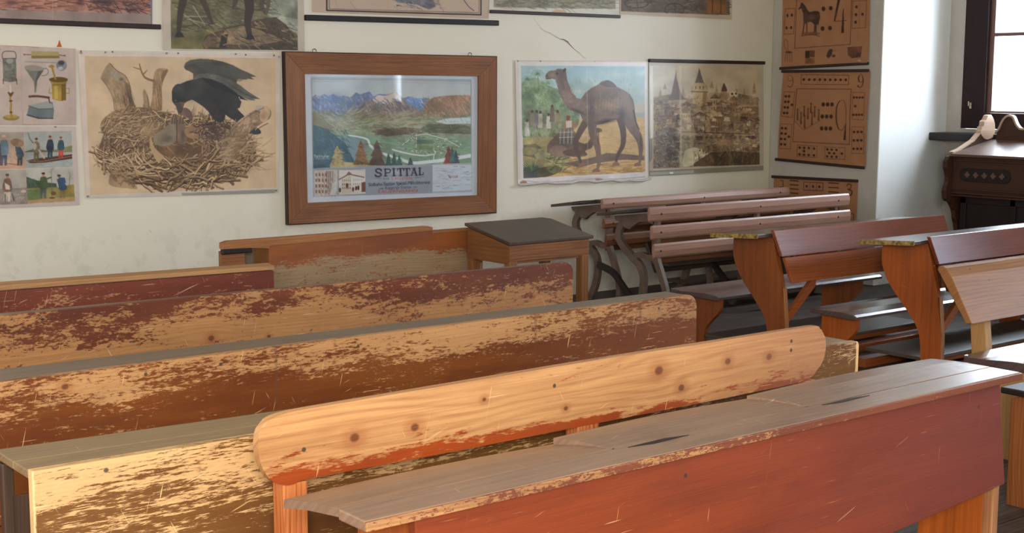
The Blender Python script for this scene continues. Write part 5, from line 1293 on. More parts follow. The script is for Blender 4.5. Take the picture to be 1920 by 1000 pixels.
t = poster('animal_poster', 'large poster of a standing dromedary camel in a desert oasis', 'poster', art_camel(), [(6.411, 1.809), (7.77, 1.819), (7.802, .88), (6.439, .889)], MPg, .008)
bm = B(); R = random.Random(4)
pts = [(6.44 + i * .085, -.02 - R.uniform(0, .012), .895 - i * .0012 + R.uniform(-.010, .010)) for i in range(17)]
tube(bm, [(x - t.location.x, y, z - t.location.z) for x, y, z in pts], .010, 8); obj('rolled_edge', bm, plain('torn_white_paper', rgb(206, 200, 196), .7, var=.06), t, sm=True)
t = poster('wall_chart', 'faded brown chart of a medieval castle town hung from a dark bar', 'poster', art_castle(), [(7.785, 1.828), (9.158, 1.829), (9.196, .903), (7.808, .901)], MPg, .006)
rod('hanging_bar', t, 7.782, 9.168, 1.828, 1.829, .028, M_bar)
t = poster('picture_chart', 'chart of kitchen tools with grater, funnel, brass mortar and flat iron', 'poster', art_tools(), [(2.589, 1.836), (3.089, 1.824), (3.076, 1.377), (2.569, 1.383)])
t = poster('picture_chart', 'chart of four small coloured scenes of working people below the kitchen tools chart', 'poster', art_scenes(), [(2.571, 1.376), (3.072, 1.368), (3.079, .901), (2.55, .907)])
t = poster('animal_poster', 'dark poster of hoofed animal legs on rocks above the raven poster', 'poster', art_goat(), [(3.652, 2.544), (4.63, 2.598), (4.632, 1.836), (3.64, 1.827)], MPg)
t = poster('wall_chart', 'pinkish landscape chart with a dark bottom bar at the upper left', 'poster', art_dusk(), [(2.544, 2.463), (3.595, 2.524), (3.572, 1.979), (2.522, 1.985)])
rod('hanging_bar', t, 2.3, 3.624, 1.973, 1.966, .03, M_bar)
t = poster('school_map', 'pinkish map with a thick black bar below it above the framed picture', 'map', art_map(), [(4.707, 2.689), (6.161, 2.783), (6.162, 2.103), (4.697, 2.095)])
rod('hanging_bar', t, 4.637, 6.248, 2.058, 2.074, .038, M_black)
t = poster('wall_chart', 'pale green landscape chart with a thin dark bar above the crack', 'poster', art_meadow(), [(6.166, 2.601), (7.448, 2.672), (7.454, 2.176), (6.167, 2.15)])
rod('hanging_bar', t, 6.172, 7.457, 2.155, 2.163, .024, M_bar)
t = poster('wall_chart', 'brown chart of a boat and a wheel with torn white lower edge', 'poster', art_boats(), [(7.46, 2.683), (8.719, 2.754), (8.747, 2.187), (7.46, 2.183)])

bm = B(); prism(bm, [(2.98, 1.832), (2.99, 1.85), (2.997, 1.872), (3.003, 1.852), (3.01, 1.832)], 'XZ', WY - .004, WY - .0005)
tag(obj('paper_scrap', bm, M_orange), 'tiny orange paper scrap sticking up behind the kitchen tools chart', 'paper')

# number charts on the pier
def chart(label, art, quad, top, bottom, curl):
    cy = sum(q[0] for q in quad) / 4; zb = min(q[1] for q in quad)
    t = thing('number_chart', label, 'chart', (PX, cy, zb))
    me = sheet('printed_sheet', art, [(PX - .007, y, z) for y, z in quad], MP, t, .004, (-1, 0, 0), curl)
    for nm, p in (('top_bar', top), ('bottom_bar', bottom)):
        if p is None: continue
        (ya, za), (yb, zb2) = p; h = .012
        bm = B(); hexa(bm, [(-.026, ya - cy, za - h - zb), (-.002, ya - cy, za - h - zb), (-.002, yb - cy, zb2 - h - zb), (-.026, yb - cy, zb2 - h - zb),
                            (-.026, ya - cy, za + h - zb), (-.002, ya - cy, za + h - zb), (-.002, yb - cy, zb2 + h - zb), (-.026, yb - cy, zb2 + h - zb)], .005)
        obj(nm, bm, M_bar, t)
    return t
chart('brown number chart of four with a horse and a large 4', art_four(), [(7.891, 2.618), (6.986, 2.549), (6.971, 1.821), (7.884, 1.798)], ((7.90, 2.62), (6.98, 2.56)), ((7.895, 1.782), (6.972, 1.815)), lambda u, v: .035 * np.clip(v - .75, 0, 1) ** 2 * 8 * u)
chart('brown number chart of nine with skittles and a large 9', art_nine(), [(7.857, 1.758), (6.951, 1.755), (6.963, .971), (7.895, 1.0)], ((7.872, 1.757), (6.965, 1.758)), ((7.915, .998), (6.975, .968)), lambda u, v: .012 * np.sin(v * PI))
chart('brown number chart of three half hidden behind the slatted desks', art_three(), [(7.931, .834), (7.037, .848), (7.028, .106), (7.932, .07)], ((7.95, .845), (7.035, .857)), None, lambda u, v: 0 * u * v)

# ------------------------------------------------------------------ red desk in front
def board(bm, x0, x1, y, th, zl0, zl1, zr0, zr1, bev=.003, lean=0.0):
    """upright board whose top and bottom heights differ from left to right"""
    return hexa(bm, [(x0, y - lean, zl0), (x1, y - lean, zr0), (x1, y + th - lean, zr0), (x0, y + th - lean, zl0),
                     (x0, y, zl1), (x1, y, zr1), (x1, y + th, zr1), (x0, y + th, zl1)], bev)
OX, OY = 1.33, 2.11
t = thing('school_desk', 'red varnished long school desk nearest the camera with grey worn top', 'desk', (OX, OY, 0))
bm = B(); board(bm, .12, 2.13, 0, .024, .34, .776, .49, .776, .002, .03); obj('front_panel', bm, M_red, t)
bm = B(); box(bm, 0, 2.215, -.012, .085, .777, .80, .004); s = obj('desktop', bm, M_red_top, t)
bm = B(); box(bm, -.001, 2.216, -.018, -.011, .779, .798, .002); obj('front_lip', bm, M_red_lip, s)
for i, (a, b, dz, yy) in enumerate(((.002, .722, -.010, .30), (.716, 1.392, .008, .29), (1.386, 2.213, .018, .285))):
    bm = B(); k = 14
    # slightly warped lid, sloping down to the pupil's side
    T = []; U = []
    for r in range(k + 1):
        x = a + (b - a) * r / k
        wv = .006 * math.sin(PI * r / k)
        row = [(x, .087, .800), (x, .20, .790 + dz * .5 + wv), (x, yy, .775 + dz + wv)]
        T.append([bm.verts.new(p) for p in row]); U.append([bm.verts.new((p[0], p[1], p[2] - .018)) for p in row])
    for r in range(k):
        for c in range(2):
            bm.faces.new((T[r][c], T[r + 1][c], T[r + 1][c + 1], T[r][c + 1])); bm.faces.new((U[r][c], U[r][c + 1], U[r + 1][c + 1], U[r + 1][c]))
        bm.faces.new((T[r][2], T[r + 1][2], U[r + 1][2], U[r][2])); bm.faces.new((T[r + 1][0], T[r][0], U[r][0], U[r + 1][0]))
    for r in (0, k):
        bm.faces.new((T[r][0], T[r][1], U[r][1], U[r][0])); bm.faces.new((T[r][1], T[r][2], U[r][2], U[r][1]))
    obj('desk_lid', bm, M_red_top, t)
for x in (.84, 1.52):   # pen hollows by the joints
    bm = B(); prism(bm, [(x - .09, .072), (x - .02, .060), (x + .10, .066), (x + .03, .078)], 'XY', .7995, .8012); obj('pen_groove', bm, M_dark, s)
for x in (.14, 2.115):
    bm = B(); prism(bm, [(.026, 0), (.24, 0), (.24, .73), (.21, .765), (.026, .772)], 'YZ', x, x + .028, .002); o = obj('leg', bm, M_orange_leg, t)
    bm = B(); box(bm, x - .001, x + .029, -.006, .026, 0, .49 if x > 1 else .35, .003); obj('worn_edge', bm, M_pale_edge, o)
bm = B(); box(bm, .17, 2.115, .03, .24, .60, .615); obj('book_shelf', bm, M_dark, t)
bm = B(); box(bm, .17, 2.115, .04, .24, .10, .13, .004); obj('footrest', bm, M_gloss, t)

# ------------------------------------------------------------------ bench with the rounded backrest
OX, OY = 1.408, 2.66
t = thing('school_bench', 'long bench with light pine rounded backrest behind the red desk', 'bench', (OX, OY, 0))
def rz(p): return p
prof = [(.118, -.001), (.15, 0), (.5, -.004), (1.0, -.005), (1.5, -.006), (1.85, -.002), (1.92, .018), (1.955, .055), (1.965, .095), (1.955, .135), (1.925, .158), (1.88, .165),
        (1.5, .166), (1.0, .168), (.5, .165), (.15, .163), (.065, .160), (.025, .150), (.006, .130), (0, .10), (.002, .072), (.012, .040), (.034, .010), (.066, -.005), (.09, -.006)]
prof = smooth_path(prof, 4)
bm = B(); prism(bm, prof, 'XZ', -.002, .022, .005, 3)
o = obj('backrest', bm, M_back, t, (0, 0, .716))
for x0, x1 in ((.062, .124), (.945, 1.020), (1.872, 1.922)):
    bm = B(); box(bm, x0, x1, .0, .05, 0, .712, .003); obj('post', bm, M_post, t)
bm = B(); box(bm, -.02, 1.98, -.235, -.01, .40, .43, .008); obj('seat', bm, M_gloss, t)
for x in (.08, .96, 1.88):
    bm = B(); box(bm, x, x + .04, -.22, -.002, 0, .40, .003); obj('seat_support', bm, M_post, t)

# ------------------------------------------------------------------ long desks of the left block
def long_desk(label, loc, L, zl, zr, hp, strip, mat, smat, round_r, lid=True, split=None, x0=0.0, seat=True, name='school_desk', th=.026, joint=None):
    """front panel, flat strip on top, lid sloping away, end panels and a seat behind; tops run from zl to zr"""
    t = thing(name, label, 'desk', loc)
    Z = lambda x: zl + (zr - zl) * x / L
    d0, d1 = strip
    r = round_r
    # front panel with a rounded right shoulder; local z is measured from the top edge
    pts = [(x0, -hp), (L - .01, -hp), (L, -hp * .5)]
    pts += [(L + .0, -.16)] + [(L - r + r * math.cos(a), -r + r * math.sin(a) + (zr - zl)) for a in [i * PI / 12 for i in range(0, 7)]]
    pts += [(L * .5, (zr - zl) * .5 + .003), (x0, 0)]
    bm = B(); prism(bm, pts, 'XZ', 0, th, .003)
    obj('front_panel', bm, mat, t, (0, 0, zl))
    if joint:
        bm = B(); box(bm, x0, L - .01, -.001, .003, zl - joint - .004, zl - joint); obj('panel_joint', bm, M_dark, t)
    bm = B(); e = L - r * .6
    if split:
        for a, b, rr in ((0, split, 0), (split + .004, 1, 1)):
            hexa(bm, [(x0, th + d0 * a, zl - .022), (e, th + d1 * a, zr - .022), (e, th + d1 * b, zr - .022), (x0, th + d0 * b, zl - .022),
                      (x0, th + d0 * a, zl - .003), (e, th + d1 * a, zr - .003), (e, th + d1 * b, zr - .003), (x0, th + d0 * b, zl - .003)], .003)
    else:
        hexa(bm, [(x0, th, zl - .022), (e, th, zr - .022), (e, th + d1, zr - .022), (x0, th + d0, zl - .022),
                  (x0, th, zl - .004), (e, th, zr - .004), (e, th + d1, zr - .004), (x0, th + d0, zl - .004)], .003)
    obj('desktop_strip', bm, smat, t)
    bm = B()
    hexa(bm, [(x0, th + d0, zl - .03), (e, th + d1, zr - .03), (e, th + d1 + .25, zr - .10), (x0, th + d0 + .25, zl - .10),
              (x0, th + d0, zl - .01), (e, th + d1, zr - .01), (e, th + d1 + .25, zr - .08), (x0, th + d0 + .25, zl - .08)], .003)
    obj('desk_lid', bm, smat, t)
    for x in (x0 + .02, L - .06):
        bm = B(); prism(bm, [(th + .02, 0), (.20, 0), (.20, min(zl, zr) - .07), (th + .02, min(zl, zr) - .025)], 'YZ', x, x + .03, .002); obj('end_panel', bm, M_endD, t)
    return t
# row D: the one whose left end shows
t = long_desk('long olive brown desk with streaky worn paint, left end in view, behind the rounded backrest', (.956, 2.8, 0), 2.77, .802, .767, .72, (.21, .13), M_D, M_stripD, .012, split=.42)
bm = B(); box(bm, .0, .026, .19, .215, 0, .775, .003); obj('rear_post', bm, M_endD, t)
t = long_desk('long desk with brown paint worn to pale wood, second row behind the rounded backrest', (0, 3.74, 0), 3.93, .797, .795, .70, (.22, .12), M_Cc, M_strip, .05, x0=-.3, joint=.40)
t = long_desk('long desk with patchy red brown paint, third row, right end below the small desk', (0, 4.8, 0), 4.205, .808, .797, .70, (.10, .03), M_Bb, M_strip, .045, x0=.1)
t = long_desk('dull red long desk with pale top edge at the left against the white wall', (0, 5.5, 0), 3.01, .80, .776, .72, (.10, .05), M_Aa, M_Atop, .006, x0=1.0)
bm = B(); hexa(bm, [(1.0, -.006, .802), (3.012, -.006, .779), (3.012, .06, .785), (1.0, .06, .81), (1.0, -.006, .824), (3.012, -.006, .798), (3.012, .06, .805), (1.0, .06, .830)], .003); obj('top_board', bm, M_Atop, t)

# back desk against the wall
t = thing('school_desk', 'two tone brown desk with grey worn board standing below the framed picture', 'desk', (3.16, 6.3, 0))
bm = B(); prism(bm, [(.262, -.45), (1.66, -.45), (1.66, .004), (1.29, .005), (.262, -.006)], 'XZ', 0, .022, .003); obj('front_panel', bm, M_row0, t, (0, 0, .798))
bm = B(); prism(bm, [(0, .786), (.15, .784), (.262, .772), (.262, .790), (1.3, .803), (1.3, .822), (1.27, .829), (.03, .826), (.0, .818)], 'XZ', -.004, .04, .003); obj('desktop', bm, M_row0t, t)
bm = B(); box(bm, 1.30, 1.76, -.003, .05, .785, .800, .003); obj('desktop_strip', bm, M_row0t, t)
bm = B(); box(bm, .005, .14, .03, .06, .66, .772, .003); obj('end_board', bm, M_frame, t)
bm = B(); box(bm, .0, .17, .002, .03, .758, .785, .006); obj('rail_end', bm, M_dark, t)
bm = B(); box(bm, .005, .262, .08, .30, .60, .615); box(bm, .12, .262, .18, .19, .615, .772); obj('book_shelf', bm, plain('dusty_grey_board', rgb(120, 112, 100), .6), t)
bm = B(); prism(bm, [(.022, 0), (.30, 0), (.26, .772), (.022, .784)], 'YZ', .27, .30, .002); obj('end_panel', bm, M_small, t)
bm = B(); prism(bm, [(.022, 0), (.30, 0), (.26, .772), (.022, .784)], 'YZ', 1.62, 1.65, .002); obj('end_panel', bm, M_small, t)
bm = B(); prism(bm, [(.03, 0), (.06, 0), (.06, .66), (.03, .66)], 'YZ', .005, .04, .002); obj('end_panel', bm, M_small, t)

# small single desk
t = thing('small_desk', 'small brown desk with dark sloping lid between the left desks and slatted desks', 'desk', (4.645, 5.83, 0))
bm = B(); L_ = .605
prism(bm, [(-.01, -.012), (L_, -.012), (L_, .36), (L_ - .04, .40), (-.01, .40)], 'XY', 0, .018, .003)
for v in bm.verts: v.co.z += .748 + max(0, v.co.y) * .19
obj('lid', bm, M_smalltop, t)
bm = B(); box(bm, 0, .585, 0, .018, .655, .745, .002); obj('front_apron', bm, M_small, t)
for x in (0, .567):
    bm = B(); prism(bm, [(.018, .64), (.39, .64), (.39, .816), (.018, .746)], 'YZ', x, x + .018, .002); obj('side_board', bm, M_smallY, t)
bm = B(); box(bm, .018, .567, .37, .39, .64, .81, .002); obj('back_board', bm, M_small, t)
bm = B(); box(bm, .018, .567, .018, .37, .64, .652); obj('bottom_board', bm, M_small, t)
for x in (0.002, .53):
    for y in (.002, .34):
        bm = B(); box(bm, x, x + .052, y, y + .05, 0, .642 if y > .1 else .655, .004); obj('leg', bm, M_smallv, t)

# ------------------------------------------------------------------ slatted desks with iron legs
def slat_desk(label, loc, L, slats, frames, mats, tops, seat=True):
    t = thing('slatted_desk', label, 'desk', loc)
    for (z0, z1, x0, x1), m in zip(slats, mats):
        bm = B()
        pr_ = [(-.012, z0 + .012), (-.018, (z0 + z1) / 2), (-.012, z1 - .012), (-.002, z1), (.010, z1 - .004), (.014, (z0 + z1) / 2), (.010, z0 + .004), (-.002, z0)]
        prism(bm, pr_, 'YZ', x0, x1, .006, 2)
        o = obj('backrest_slat', bm, m, t)
        for x in frames:
            bm = B(); tube(bm, [(x + .02, -.020, (z0 + z1) / 2), (x + .02, -.012, (z0 + z1) / 2)], .007, 8); obj('screw', bm, M_dark, o)
    xa, zt = tops
    bm = B(); prism(bm, [(.02, zt - .004), (.13, zt - .004), (.13, zt + .012), (.02, zt + .012)], 'YZ', xa + .14, L, .003); obj('pen_ledge', bm, M_dktop, t)
    bm = B(); prism(bm, [(.13, zt - .01), (.47, zt - .06), (.47, zt - .04), (.13, zt + .010)], 'YZ', xa, L, .003); obj('desktop', bm, M_dktop, t)
    for x in frames:
        bm = B(); w = .032
        # bracket under the top
        prism(bm, [(.03, zt - .012), (.44, zt - .065), (.42, zt - .095), (.36, zt - .105), (.33, zt - .14), (.28, zt - .15), (.24, zt - .12), (.18, zt - .085), (.10, zt - .075), (.03, zt - .10)], 'YZ', x, x + w, .003)
        obj('bracket', bm, M_iron, t)
        bm = B(); p = smooth_path([(.36, .66), (.40, .59), (.37, .52), (.27, .44), (.17, .37), (.14, .28), (.16, .15), (.22, .03), (.25, 0)], 5)
        ribbon(bm, p, .052, 'YZ', x, x + w, .005); obj('leg', bm, M_iron, t)
        bm = B(); p = smooth_path([(.022, .74), (.018, .60), (.02, .46), (-.03, .34), (-.08, .22), (-.10, .10), (-.08, 0)], 5)
        ribbon(bm, p, .045, 'YZ', x, x + w, .005); obj('leg', bm, M_iron, t)
        bm = B(); ribbon(bm, smooth_path([(.0, .455), (.08, .44), (.16, .455), (.23, .44)], 4), .04, 'YZ', x + .002, x + w - .002, .004); obj('crossbar', bm, M_iron, t)
        if not seat: continue
        # cast seat arm reaching back
        bm = B(); ribbon(bm, smooth_path([(.16, .12), (.26, .14), (.36, .22), (.46, .30), (.62, .34)], 5), .045, 'YZ', x + .004, x + w - .004, .004); obj('seat_arm', bm, M_iron2, t)
    if seat:
        bm = B(); prism(bm, [(.42, .27), (.45, .262), (.56, .47), (.53, .48)], 'YZ', frames[0] + .42, L - .15, .006); obj('seat', bm, M_dktop, t)
        bm = B(); prism(bm, [(.30, .325), (.42, .325), (.42, .345), (.30, .345)], 'YZ', frames[0] + .42, L - .15, .004); obj('seat_rail', bm, M_foot, t)
    bm = B(); box(bm, frames[0] + .03, L - .05, .06, .085, .40, .62, .003); obj('modesty_board', bm, M_slat_d, t)
    bm = B(); box(bm, frames[0] + .9, L - .05, .10, .30, .07, .095, .003); obj('footrest', bm, M_foot, t)
    return t
slat_desk('slatted iron legged desk in front of its twin, three worn mauve slats in full view', (6.53, 6.68, 0), 2.17,
          [(.703, .803, 0, 2.16), (.577, .675, .025, 2.18), (.446, .548, .05, 2.16)], (.085, 1.10, 2.0), (M_slat, M_slat, M_slat), (-.05, .772))
slat_desk('slatted iron legged desk nearest the poster wall, partly behind its twin', (6.78, 7.43, 0), 2.1,
          [(.722, .802, 0, 2.09), (.577, .655, .02, 2.08), (.442, .536, .045, 2.06)], (.085, 1.05, 1.95), (M_slat, M_slat_d, M_slat_d), (-.09, .772), False)

# folded seat irons standing between the two slatted desks
def folded_seat(label, loc, L, mat):
    t = thing('folding_seat', label, 'seat', loc)
    bm = B(); prism(bm, [(0, .33), (.03, .33), (.06, .50), (.03, .51)], 'YZ', .08, L, .004); obj('seat_board', bm, mat, t)
    for x in (0, L):
        bm = B(); ribbon(bm, smooth_path([(.02, .0), (.0, .16), (.0, .26), (.05, .34), (.12, .40), (.14, .50)], 5), .05, 'YZ', x, x + .03, .004)
        for (yy, zz) in ((.03, .3), (.1, .40), (.02, .2)):
            prism(bm, [(yy + .045 * math.cos(a), zz + .045 * math.sin(a)) for a in [i * PI / 5 for i in range(10)]], 'YZ', x - .004, x + .034, .003)
        obj('side_iron', bm, M_iron2, t)
    return t

# ------------------------------------------------------------------ dark red desks with shaped wooden ends
def red_school_desk(label, loc, L, seat_x=.04, bmats=(M_drb, M_brown_low), panel_mat=M_orange_leg2, sy=.45, sz=.36, sd=.40):
    """loc: left end, front board line; backrest boards lean, desktop behind, own seat further back"""
    t = thing('school_desk', label, 'desk', loc)
    for (z0, z1, y0, y1, x0, m) in ((.652, .803, -.045, .0, 0, bmats[0]), (.50, .646, -.085, -.047, .05, bmats[1])):
        bm = B()
        hexa(bm, [(x0 + .03, y0, z0), (L - .01, y0, z0), (L - .01, y0 + .024, z0), (x0 + .03, y0 + .024, z0), (x0, y1, z1), (L - .04, y1, z1), (L, y1 + .024, z1 - .005), (x0, y1 + .024, z1)], .004)
        for v in bm.verts: v.co.z -= .7
        obj('front_board', bm, m, t, (0, 0, .7))
    bm = B(); hexa(bm, [(-.10, .03, .760), (L, .03, .760), (L, .39, .738), (-.10, .39, .738), (-.10, .03, .782), (L, .03, .782), (L, .39, .758), (-.10, .39, .758)], .004)
    o = obj('desktop', bm, M_gloss, t)
    bm = B(); hexa(bm, [(-.106, .028, .758), (-.099, .028, .758), (-.099, .392, .736), (-.106, .392, .736), (-.106, .028, .784), (-.099, .028, .784), (-.099, .392, .760), (-.106, .392, .760)]); obj('mottled_edge', bm, M_mottle, o)
    pn = smooth_path([(.34, .742), (.345, .68), (.335, .60), (.28, .50), (.17, .38), (.09, .28), (.065, .18), (.06, .02)], 4)
    near = [(-.07, .02), (-.065, .26), (-.03, .50), (.012, .65), (.045, .76)]
    for x in (.045, L - .12):
        bm = B(); prism(bm, pn + near, 'YZ', x, x + .03, .003); o = obj('end_panel', bm, panel_mat, t)
        bm = B(); ribbon(bm, [(-.071, .02), (-.067, .26), (-.045, .47)], .006, 'YZ', x + .001, x + .029); obj('worn_edge', bm, M_pale_edge, o)
        bm = B(); d = 1 if x < 1 else -1
        hexa(bm, [(x + (.03 if d > 0 else 0), -.045, .30), (x + .03 * d + (.0 if d > 0 else .0), -.02, .30), (x + (.03 if d > 0 else 0), -.02, .24), (x + (.03 if d > 0 else 0), -.045, .24),
                  (x + (.03 if d > 0 else 0) + .26 * d, -.045, .53), (x + (.03 if d > 0 else 0) + .26 * d, -.02, .53), (x + (.03 if d > 0 else 0) + .26 * d, -.02, .46), (x + (.03 if d > 0 else 0) + .26 * d, -.045, .46)])
        obj('brace', bm, M_brown_low, t)
    # seat on the far side
    bm = B(); prism(bm, [(sy, sz - .022), (sy + .02, sz - .028), (sy + sd, sz - .02), (sy + sd, sz + .006), (sy + .30, sz - .002), (sy + .12, sz + .008), (sy + .02, sz + .002), (sy, sz - .008)], 'YZ', seat_x, L - .05, .004)
    obj('seat', bm, M_gloss, t)
    sp = smooth_path([(sy + .05, sz - .026), (sy + .055, sz - .10), (sy + .12, sz - .17), (sy + .17, sz - .23), (sy + .18, .02)], 4)
    for x in (seat_x + .07, L - .22):
        bm = B(); prism(bm, sp + [(sy + sd - .03, .02), (sy + sd - .03, sz - .026)], 'YZ', x, x + .03, .003); obj('seat_support', bm, panel_mat, t)
    for yy in (-.02, sy + .10):
        bm = B(); box(bm, .03, L - .06, yy, yy + .08, 0, .05, .003); obj('floor_runner', bm, M_brown_low, t)
    bm = B(); box(bm, .10, L - .13, .065, sy + .16, .085, .105, .003); obj('footboard', bm, M_foot, t)
    bm = B(); box(bm, .10, L - .13, .10, .13, .05, .084, .003); obj('footboard_batten', bm, M_brown_low, t)
    return t
red_school_desk('dark red desk with shaped orange end and two plank back, right of the slatted desks', (6.03, 5.15, 0), 1.70)
red_school_desk('dark red desk with shaped orange end, second in line, running off the right edge', (6.45, 4.40, 0), 1.95, -.20, (M_drb2, M_drb2), M_orange_leg, .32, .34, .33)

# bench whose backrest shows at the right edge
t = thing('school_bench', 'golden brown bench with thick leaning backrest and pale posts at the right edge', 'bench', (5.38, 3.55, 0))
bm = B(); prism(bm, [(-.115, -.235), (-.085, -.24), (.075, -.01), (.07, .004), (.05, .008), (.03, 0), (.0, -.035)], 'YZ', 0, 2.0, .005, 3); obj('backrest', bm, M_b5, t, (0, 0, .80))
for x in (.185, 1.7):
    bm = B(); hexa(bm, [(x, -.13, 0), (x + .05, -.13, 0), (x + .05, -.04, 0), (x, -.04, 0), (x, -.055, .60), (x + .05, -.055, .60), (x + .05, .03, .72), (x, .03, .72)], .003); obj('post', bm, M_b5post, t)
bm = B(); prism(bm, [(-.46, .41), (-.44, .395), (-.12, .40), (-.12, .43), (-.2, .425), (-.36, .438), (-.44, .438), (-.46, .428)], 'YZ', -.06, 1.95, .005, 2); obj('seat', bm, M_gloss, t)
for x in (-.055, 1.7):
    bm = B(); prism(bm, smooth_path([(-.45, .405), (-.455, .33), (-.42, .24), (-.40, .12), (-.42, 0)], 4) + [(-.14, 0), (-.14, .40)], 'YZ', x, x + .03, .003); obj('seat_support', bm, M_b5post, t)

# low bench end at the lower right corner
t = thing('school_bench', 'low bench with orange brown solid end beside the right end of the red desk', 'bench', (4.74, 2.50, 0))
bm = B(); prism(bm, [(.0, 0), (.34, 0), (.34, .42), (.30, .44), (0, .44)], 'YZ', 0, .035, .003); obj('end_panel', bm, M_low, t)
bm = B(); prism(bm, [(.0, 0), (.34, 0), (.34, .42), (.30, .44), (0, .44)], 'YZ', 1.7, 1.735, .003); obj('end_panel', bm, M_low, t)
bm = B(); box(bm, -.03, 1.78, -.02, .37, .441, .466, .006); obj('seat', bm, M_dark, t)  # dark seat colour stands in for the shadow lying here

# ------------------------------------------------------------------ harmonium in the window niche
HX, HY = 9.40, 6.30
t = thing('harmonium', 'dark carved wooden harmonium with scrolled cheeks standing under the window', 'organ', (HX, HY, 0))
Wd = 1.45
bm = B(); hexa(bm, [(.02, -Wd + .05, .80), (.55, -Wd + .05, .80), (.55, -.05, .80), (.02, -.05, .80), (.02, -Wd + .05, 1.085), (.55, -Wd + .05, 1.19), (.55, -.05, 1.19), (.02, -.05, 1.085)], .004)
case = obj('upper_case', bm, M_organ, t)
bm = B(); hexa(bm, [(-.02, -Wd + .05, 1.087), (.56, -Wd + .05, 1.193), (.56, -.05, 1.193), (-.02, -.05, 1.087), (-.02, -Wd + .05, 1.108), (.56, -Wd + .05, 1.212), (.56, -.05, 1.212), (-.02, -.05, 1.108)], .004); obj('lid', bm, M_organ_top, t)
bm = B()
for z, e in ((1.06, .012), (.835, .012), (.805, .022), (.785, .012)): box(bm, .02 - e, .02, -Wd + .05, -.05, z - .008, z + .008, .003)
obj('moulding', bm, M_organ, case)
bm = B(); y0, y1, zc, rr = -.56, -.12, .95, .052
arc = [(y1 - rr + rr * math.cos(a), zc + rr * math.sin(a)) for a in [(-PI / 2 + i * PI / 8) for i in range(9)]] + [(y0 + rr - rr * math.cos(a), zc + rr * math.sin(a)) for a in [(PI / 2 - i * PI / 8) for i in range(9)]]
prism(bm, arc, 'YZ', .012, .0205, .002); fret = obj('fretwork_panel', bm, M_organ_dark, case)
for i in range(5):
    bm = B(); cy = -.19 - i * .075
    pts = []
    for k in range(24):
        a = k * PI / 12; r_ = .013 + .011 * abs(math.cos(2 * a)); pts.append((cy + r_ * math.cos(a), zc + r_ * math.sin(a)))
    prism(bm, pts, 'YZ', .005, .013, .001); obj('quatrefoil', bm, M_organ_top, fret)
bm = B(); box(bm, .10, .55, -Wd + .09, -.09, .0, .80, .004); low = obj('lower_case', bm, M_organ_dark, t)
bm = B()
for y in (-.09, -.52, -.95, -1.36): box(bm, .085, .10, y - .05, y, .02, .78, .004)
box(bm, .085, .10, -1.36, -.09, .72, .78, .004); box(bm, .07, .10, -1.40, -.07, 0, .10, .006)
obj('lower_frame', bm, M_organ_dark, low)
# cheeks: scrolled side boards
cheek = [(-.03, 1.085), (-.055, 1.05), (-.055, 1.0), (-.03, .97), (-.02, .93), (-.02, .89), (-.045, .86), (-.06, .82), (-.05, .76), (-.02, .735), (.02, .735), (.045, .71), (.06, .68), (.085, .66), (.09, .60), (.12, .56), (.13, .50), (.13, 0),
         (.56, 0), (.56, 1.25), (.575, 1.30), (.56, 1.36), (.52, 1.40), (.48, 1.395), (.46, 1.36), (.43, 1.35), (.425, 1.31), (.40, 1.305), (.385, 1.26), (.30, 1.20), (.12, 1.135), (.02, 1.115)]
for y in (-.05, -Wd + .01):
    bm = B(); prism(bm, cheek, 'XZ', y, y + .04, .006, 2); o = obj('cheek', bm, M_organ, t)
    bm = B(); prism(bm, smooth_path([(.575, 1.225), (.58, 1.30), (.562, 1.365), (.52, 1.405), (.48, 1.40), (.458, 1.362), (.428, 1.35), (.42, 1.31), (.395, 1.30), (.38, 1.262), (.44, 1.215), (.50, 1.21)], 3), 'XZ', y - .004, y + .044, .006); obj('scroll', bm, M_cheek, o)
    edge = [(.02, 1.118), (.12, 1.138), (.30, 1.203), (.385, 1.263), (.40, 1.308), (.425, 1.313), (.43, 1.353), (.46, 1.363), (.48, 1.398), (.52, 1.403), (.56, 1.363), (.577, 1.30)]
    bm = B(); ribbon(bm, edge, .010, 'XZ', y - .002, y + .042, .002); obj('worn_sunlit_moulding', bm, M_cheek, o)
# crest along the back of the lid
cr = [(-.10, 1.19), (-.10, 1.27), (-.125, 1.30), (-.15, 1.36), (-.19, 1.40), (-.24, 1.395), (-.27, 1.34), (-.31, 1.30), (-.37, 1.31), (-.45, 1.36), (-.56, 1.40), (-.70, 1.42), (-.84, 1.40), (-.95, 1.36), (-1.03, 1.31), (-1.09, 1.30), (-1.13, 1.34), (-1.17, 1.395), (-1.22, 1.40), (-1.26, 1.36), (-1.30, 1.27), (-1.30, 1.19)]
crs = smooth_path(cr[1:-1], 3)
bm = B(); prism(bm, crs + [cr[-1], cr[0]], 'YZ', .53, .555, .003); o = obj('crest', bm, M_organ, t)
bm = B(); ribbon(bm, crs, .014, 'YZ', .518, .56, .002); obj('worn_sunlit_moulding', bm, M_cheek, o)

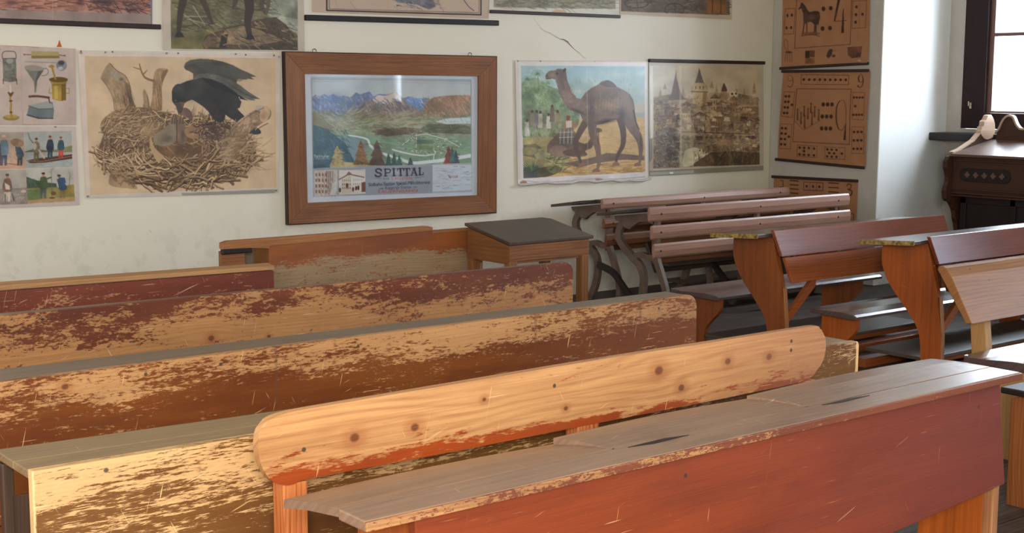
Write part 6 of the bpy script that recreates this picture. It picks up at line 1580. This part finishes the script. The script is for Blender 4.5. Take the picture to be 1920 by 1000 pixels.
for o in list(C.objects):
    if o.parent is None and 'label' in o:
        k = o.name.split('.')[0]; L = o['label']
        if k == 'number_chart': o['group'] = 'number charts hung on the pier'
        elif k == 'slatted_desk': o['group'] = 'slatted iron legged desks'
        elif k == 'picture_chart': o['group'] = 'small picture charts at the left'
        elif L.startswith('dark red desk'): o['group'] = 'dark red desks in line at the right'
        elif k == 'school_desk' and 'long' in L and 'red varnished' not in L: o['group'] = 'long desks in rows at the left'

# ------------------------------------------------------------------ light
def area(name, loc, tgt, sx, sy, e, col):
    d = bpy.data.lights.new(name, 'AREA'); d.shape = 'RECTANGLE'; d.size = sx; d.size_y = sy; d.energy = e; d.color = col
    o = bpy.data.objects.new(name, d); C.objects.link(o); o.location = loc
    o.rotation_euler = (Vector(tgt) - Vector(loc)).to_track_quat('-Z', 'Z').to_euler()
    return o
area('window_daylight', (10.75, 5.87, 2.15), (6, 5.6, 1.2), 2.4, 2.2, 470, (.80, .90, 1.0))
area('window_daylight', (10.75, 1.2, 2.1), (5, 2.4, .9), 2.2, 2.2, 850, (.62, .80, 1.0))
area('room_light', (-.7, -1.1, 2.15), (1.8, 3.2, .6), 1.3, .9, 280, (1.0, .93, .82))
W = bpy.data.worlds.new('world'); bpy.context.scene.world = W; W.use_nodes = True
W.node_tree.nodes['Background'].inputs[0].default_value = (1.0, .97, .93, 1); W.node_tree.nodes['Background'].inputs[1].default_value = 1.55

# ------------------------------------------------------------------ camera
cam = bpy.data.cameras.new('camera'); co = bpy.data.objects.new('camera', cam); C.objects.link(co)
cam.sensor_width = 36.0; cam.lens = 2568.7 / 1920 * 36.0; cam.clip_start = .05
r_ = Vector((.78135773, -.62407126, .00389481)); u_ = Vector((.0773598, .10304596, .99166375)); d_ = Vector((.61927019, .77454283, -.12879378))
m = Matrix.Identity(4)
for i in range(3): m[i][0] = r_[i]; m[i][1] = u_[i]; m[i][2] = -d_[i]
m[0][3], m[1][3], m[2][3] = 0, 0, 1.6
co.matrix_world = m
sc = bpy.context.scene
sc.camera = co
sc.view_settings.view_transform = 'Standard'
sc.view_settings.look = 'None'
sc.view_settings.exposure = 0.0
sc.cycles.use_denoising = True
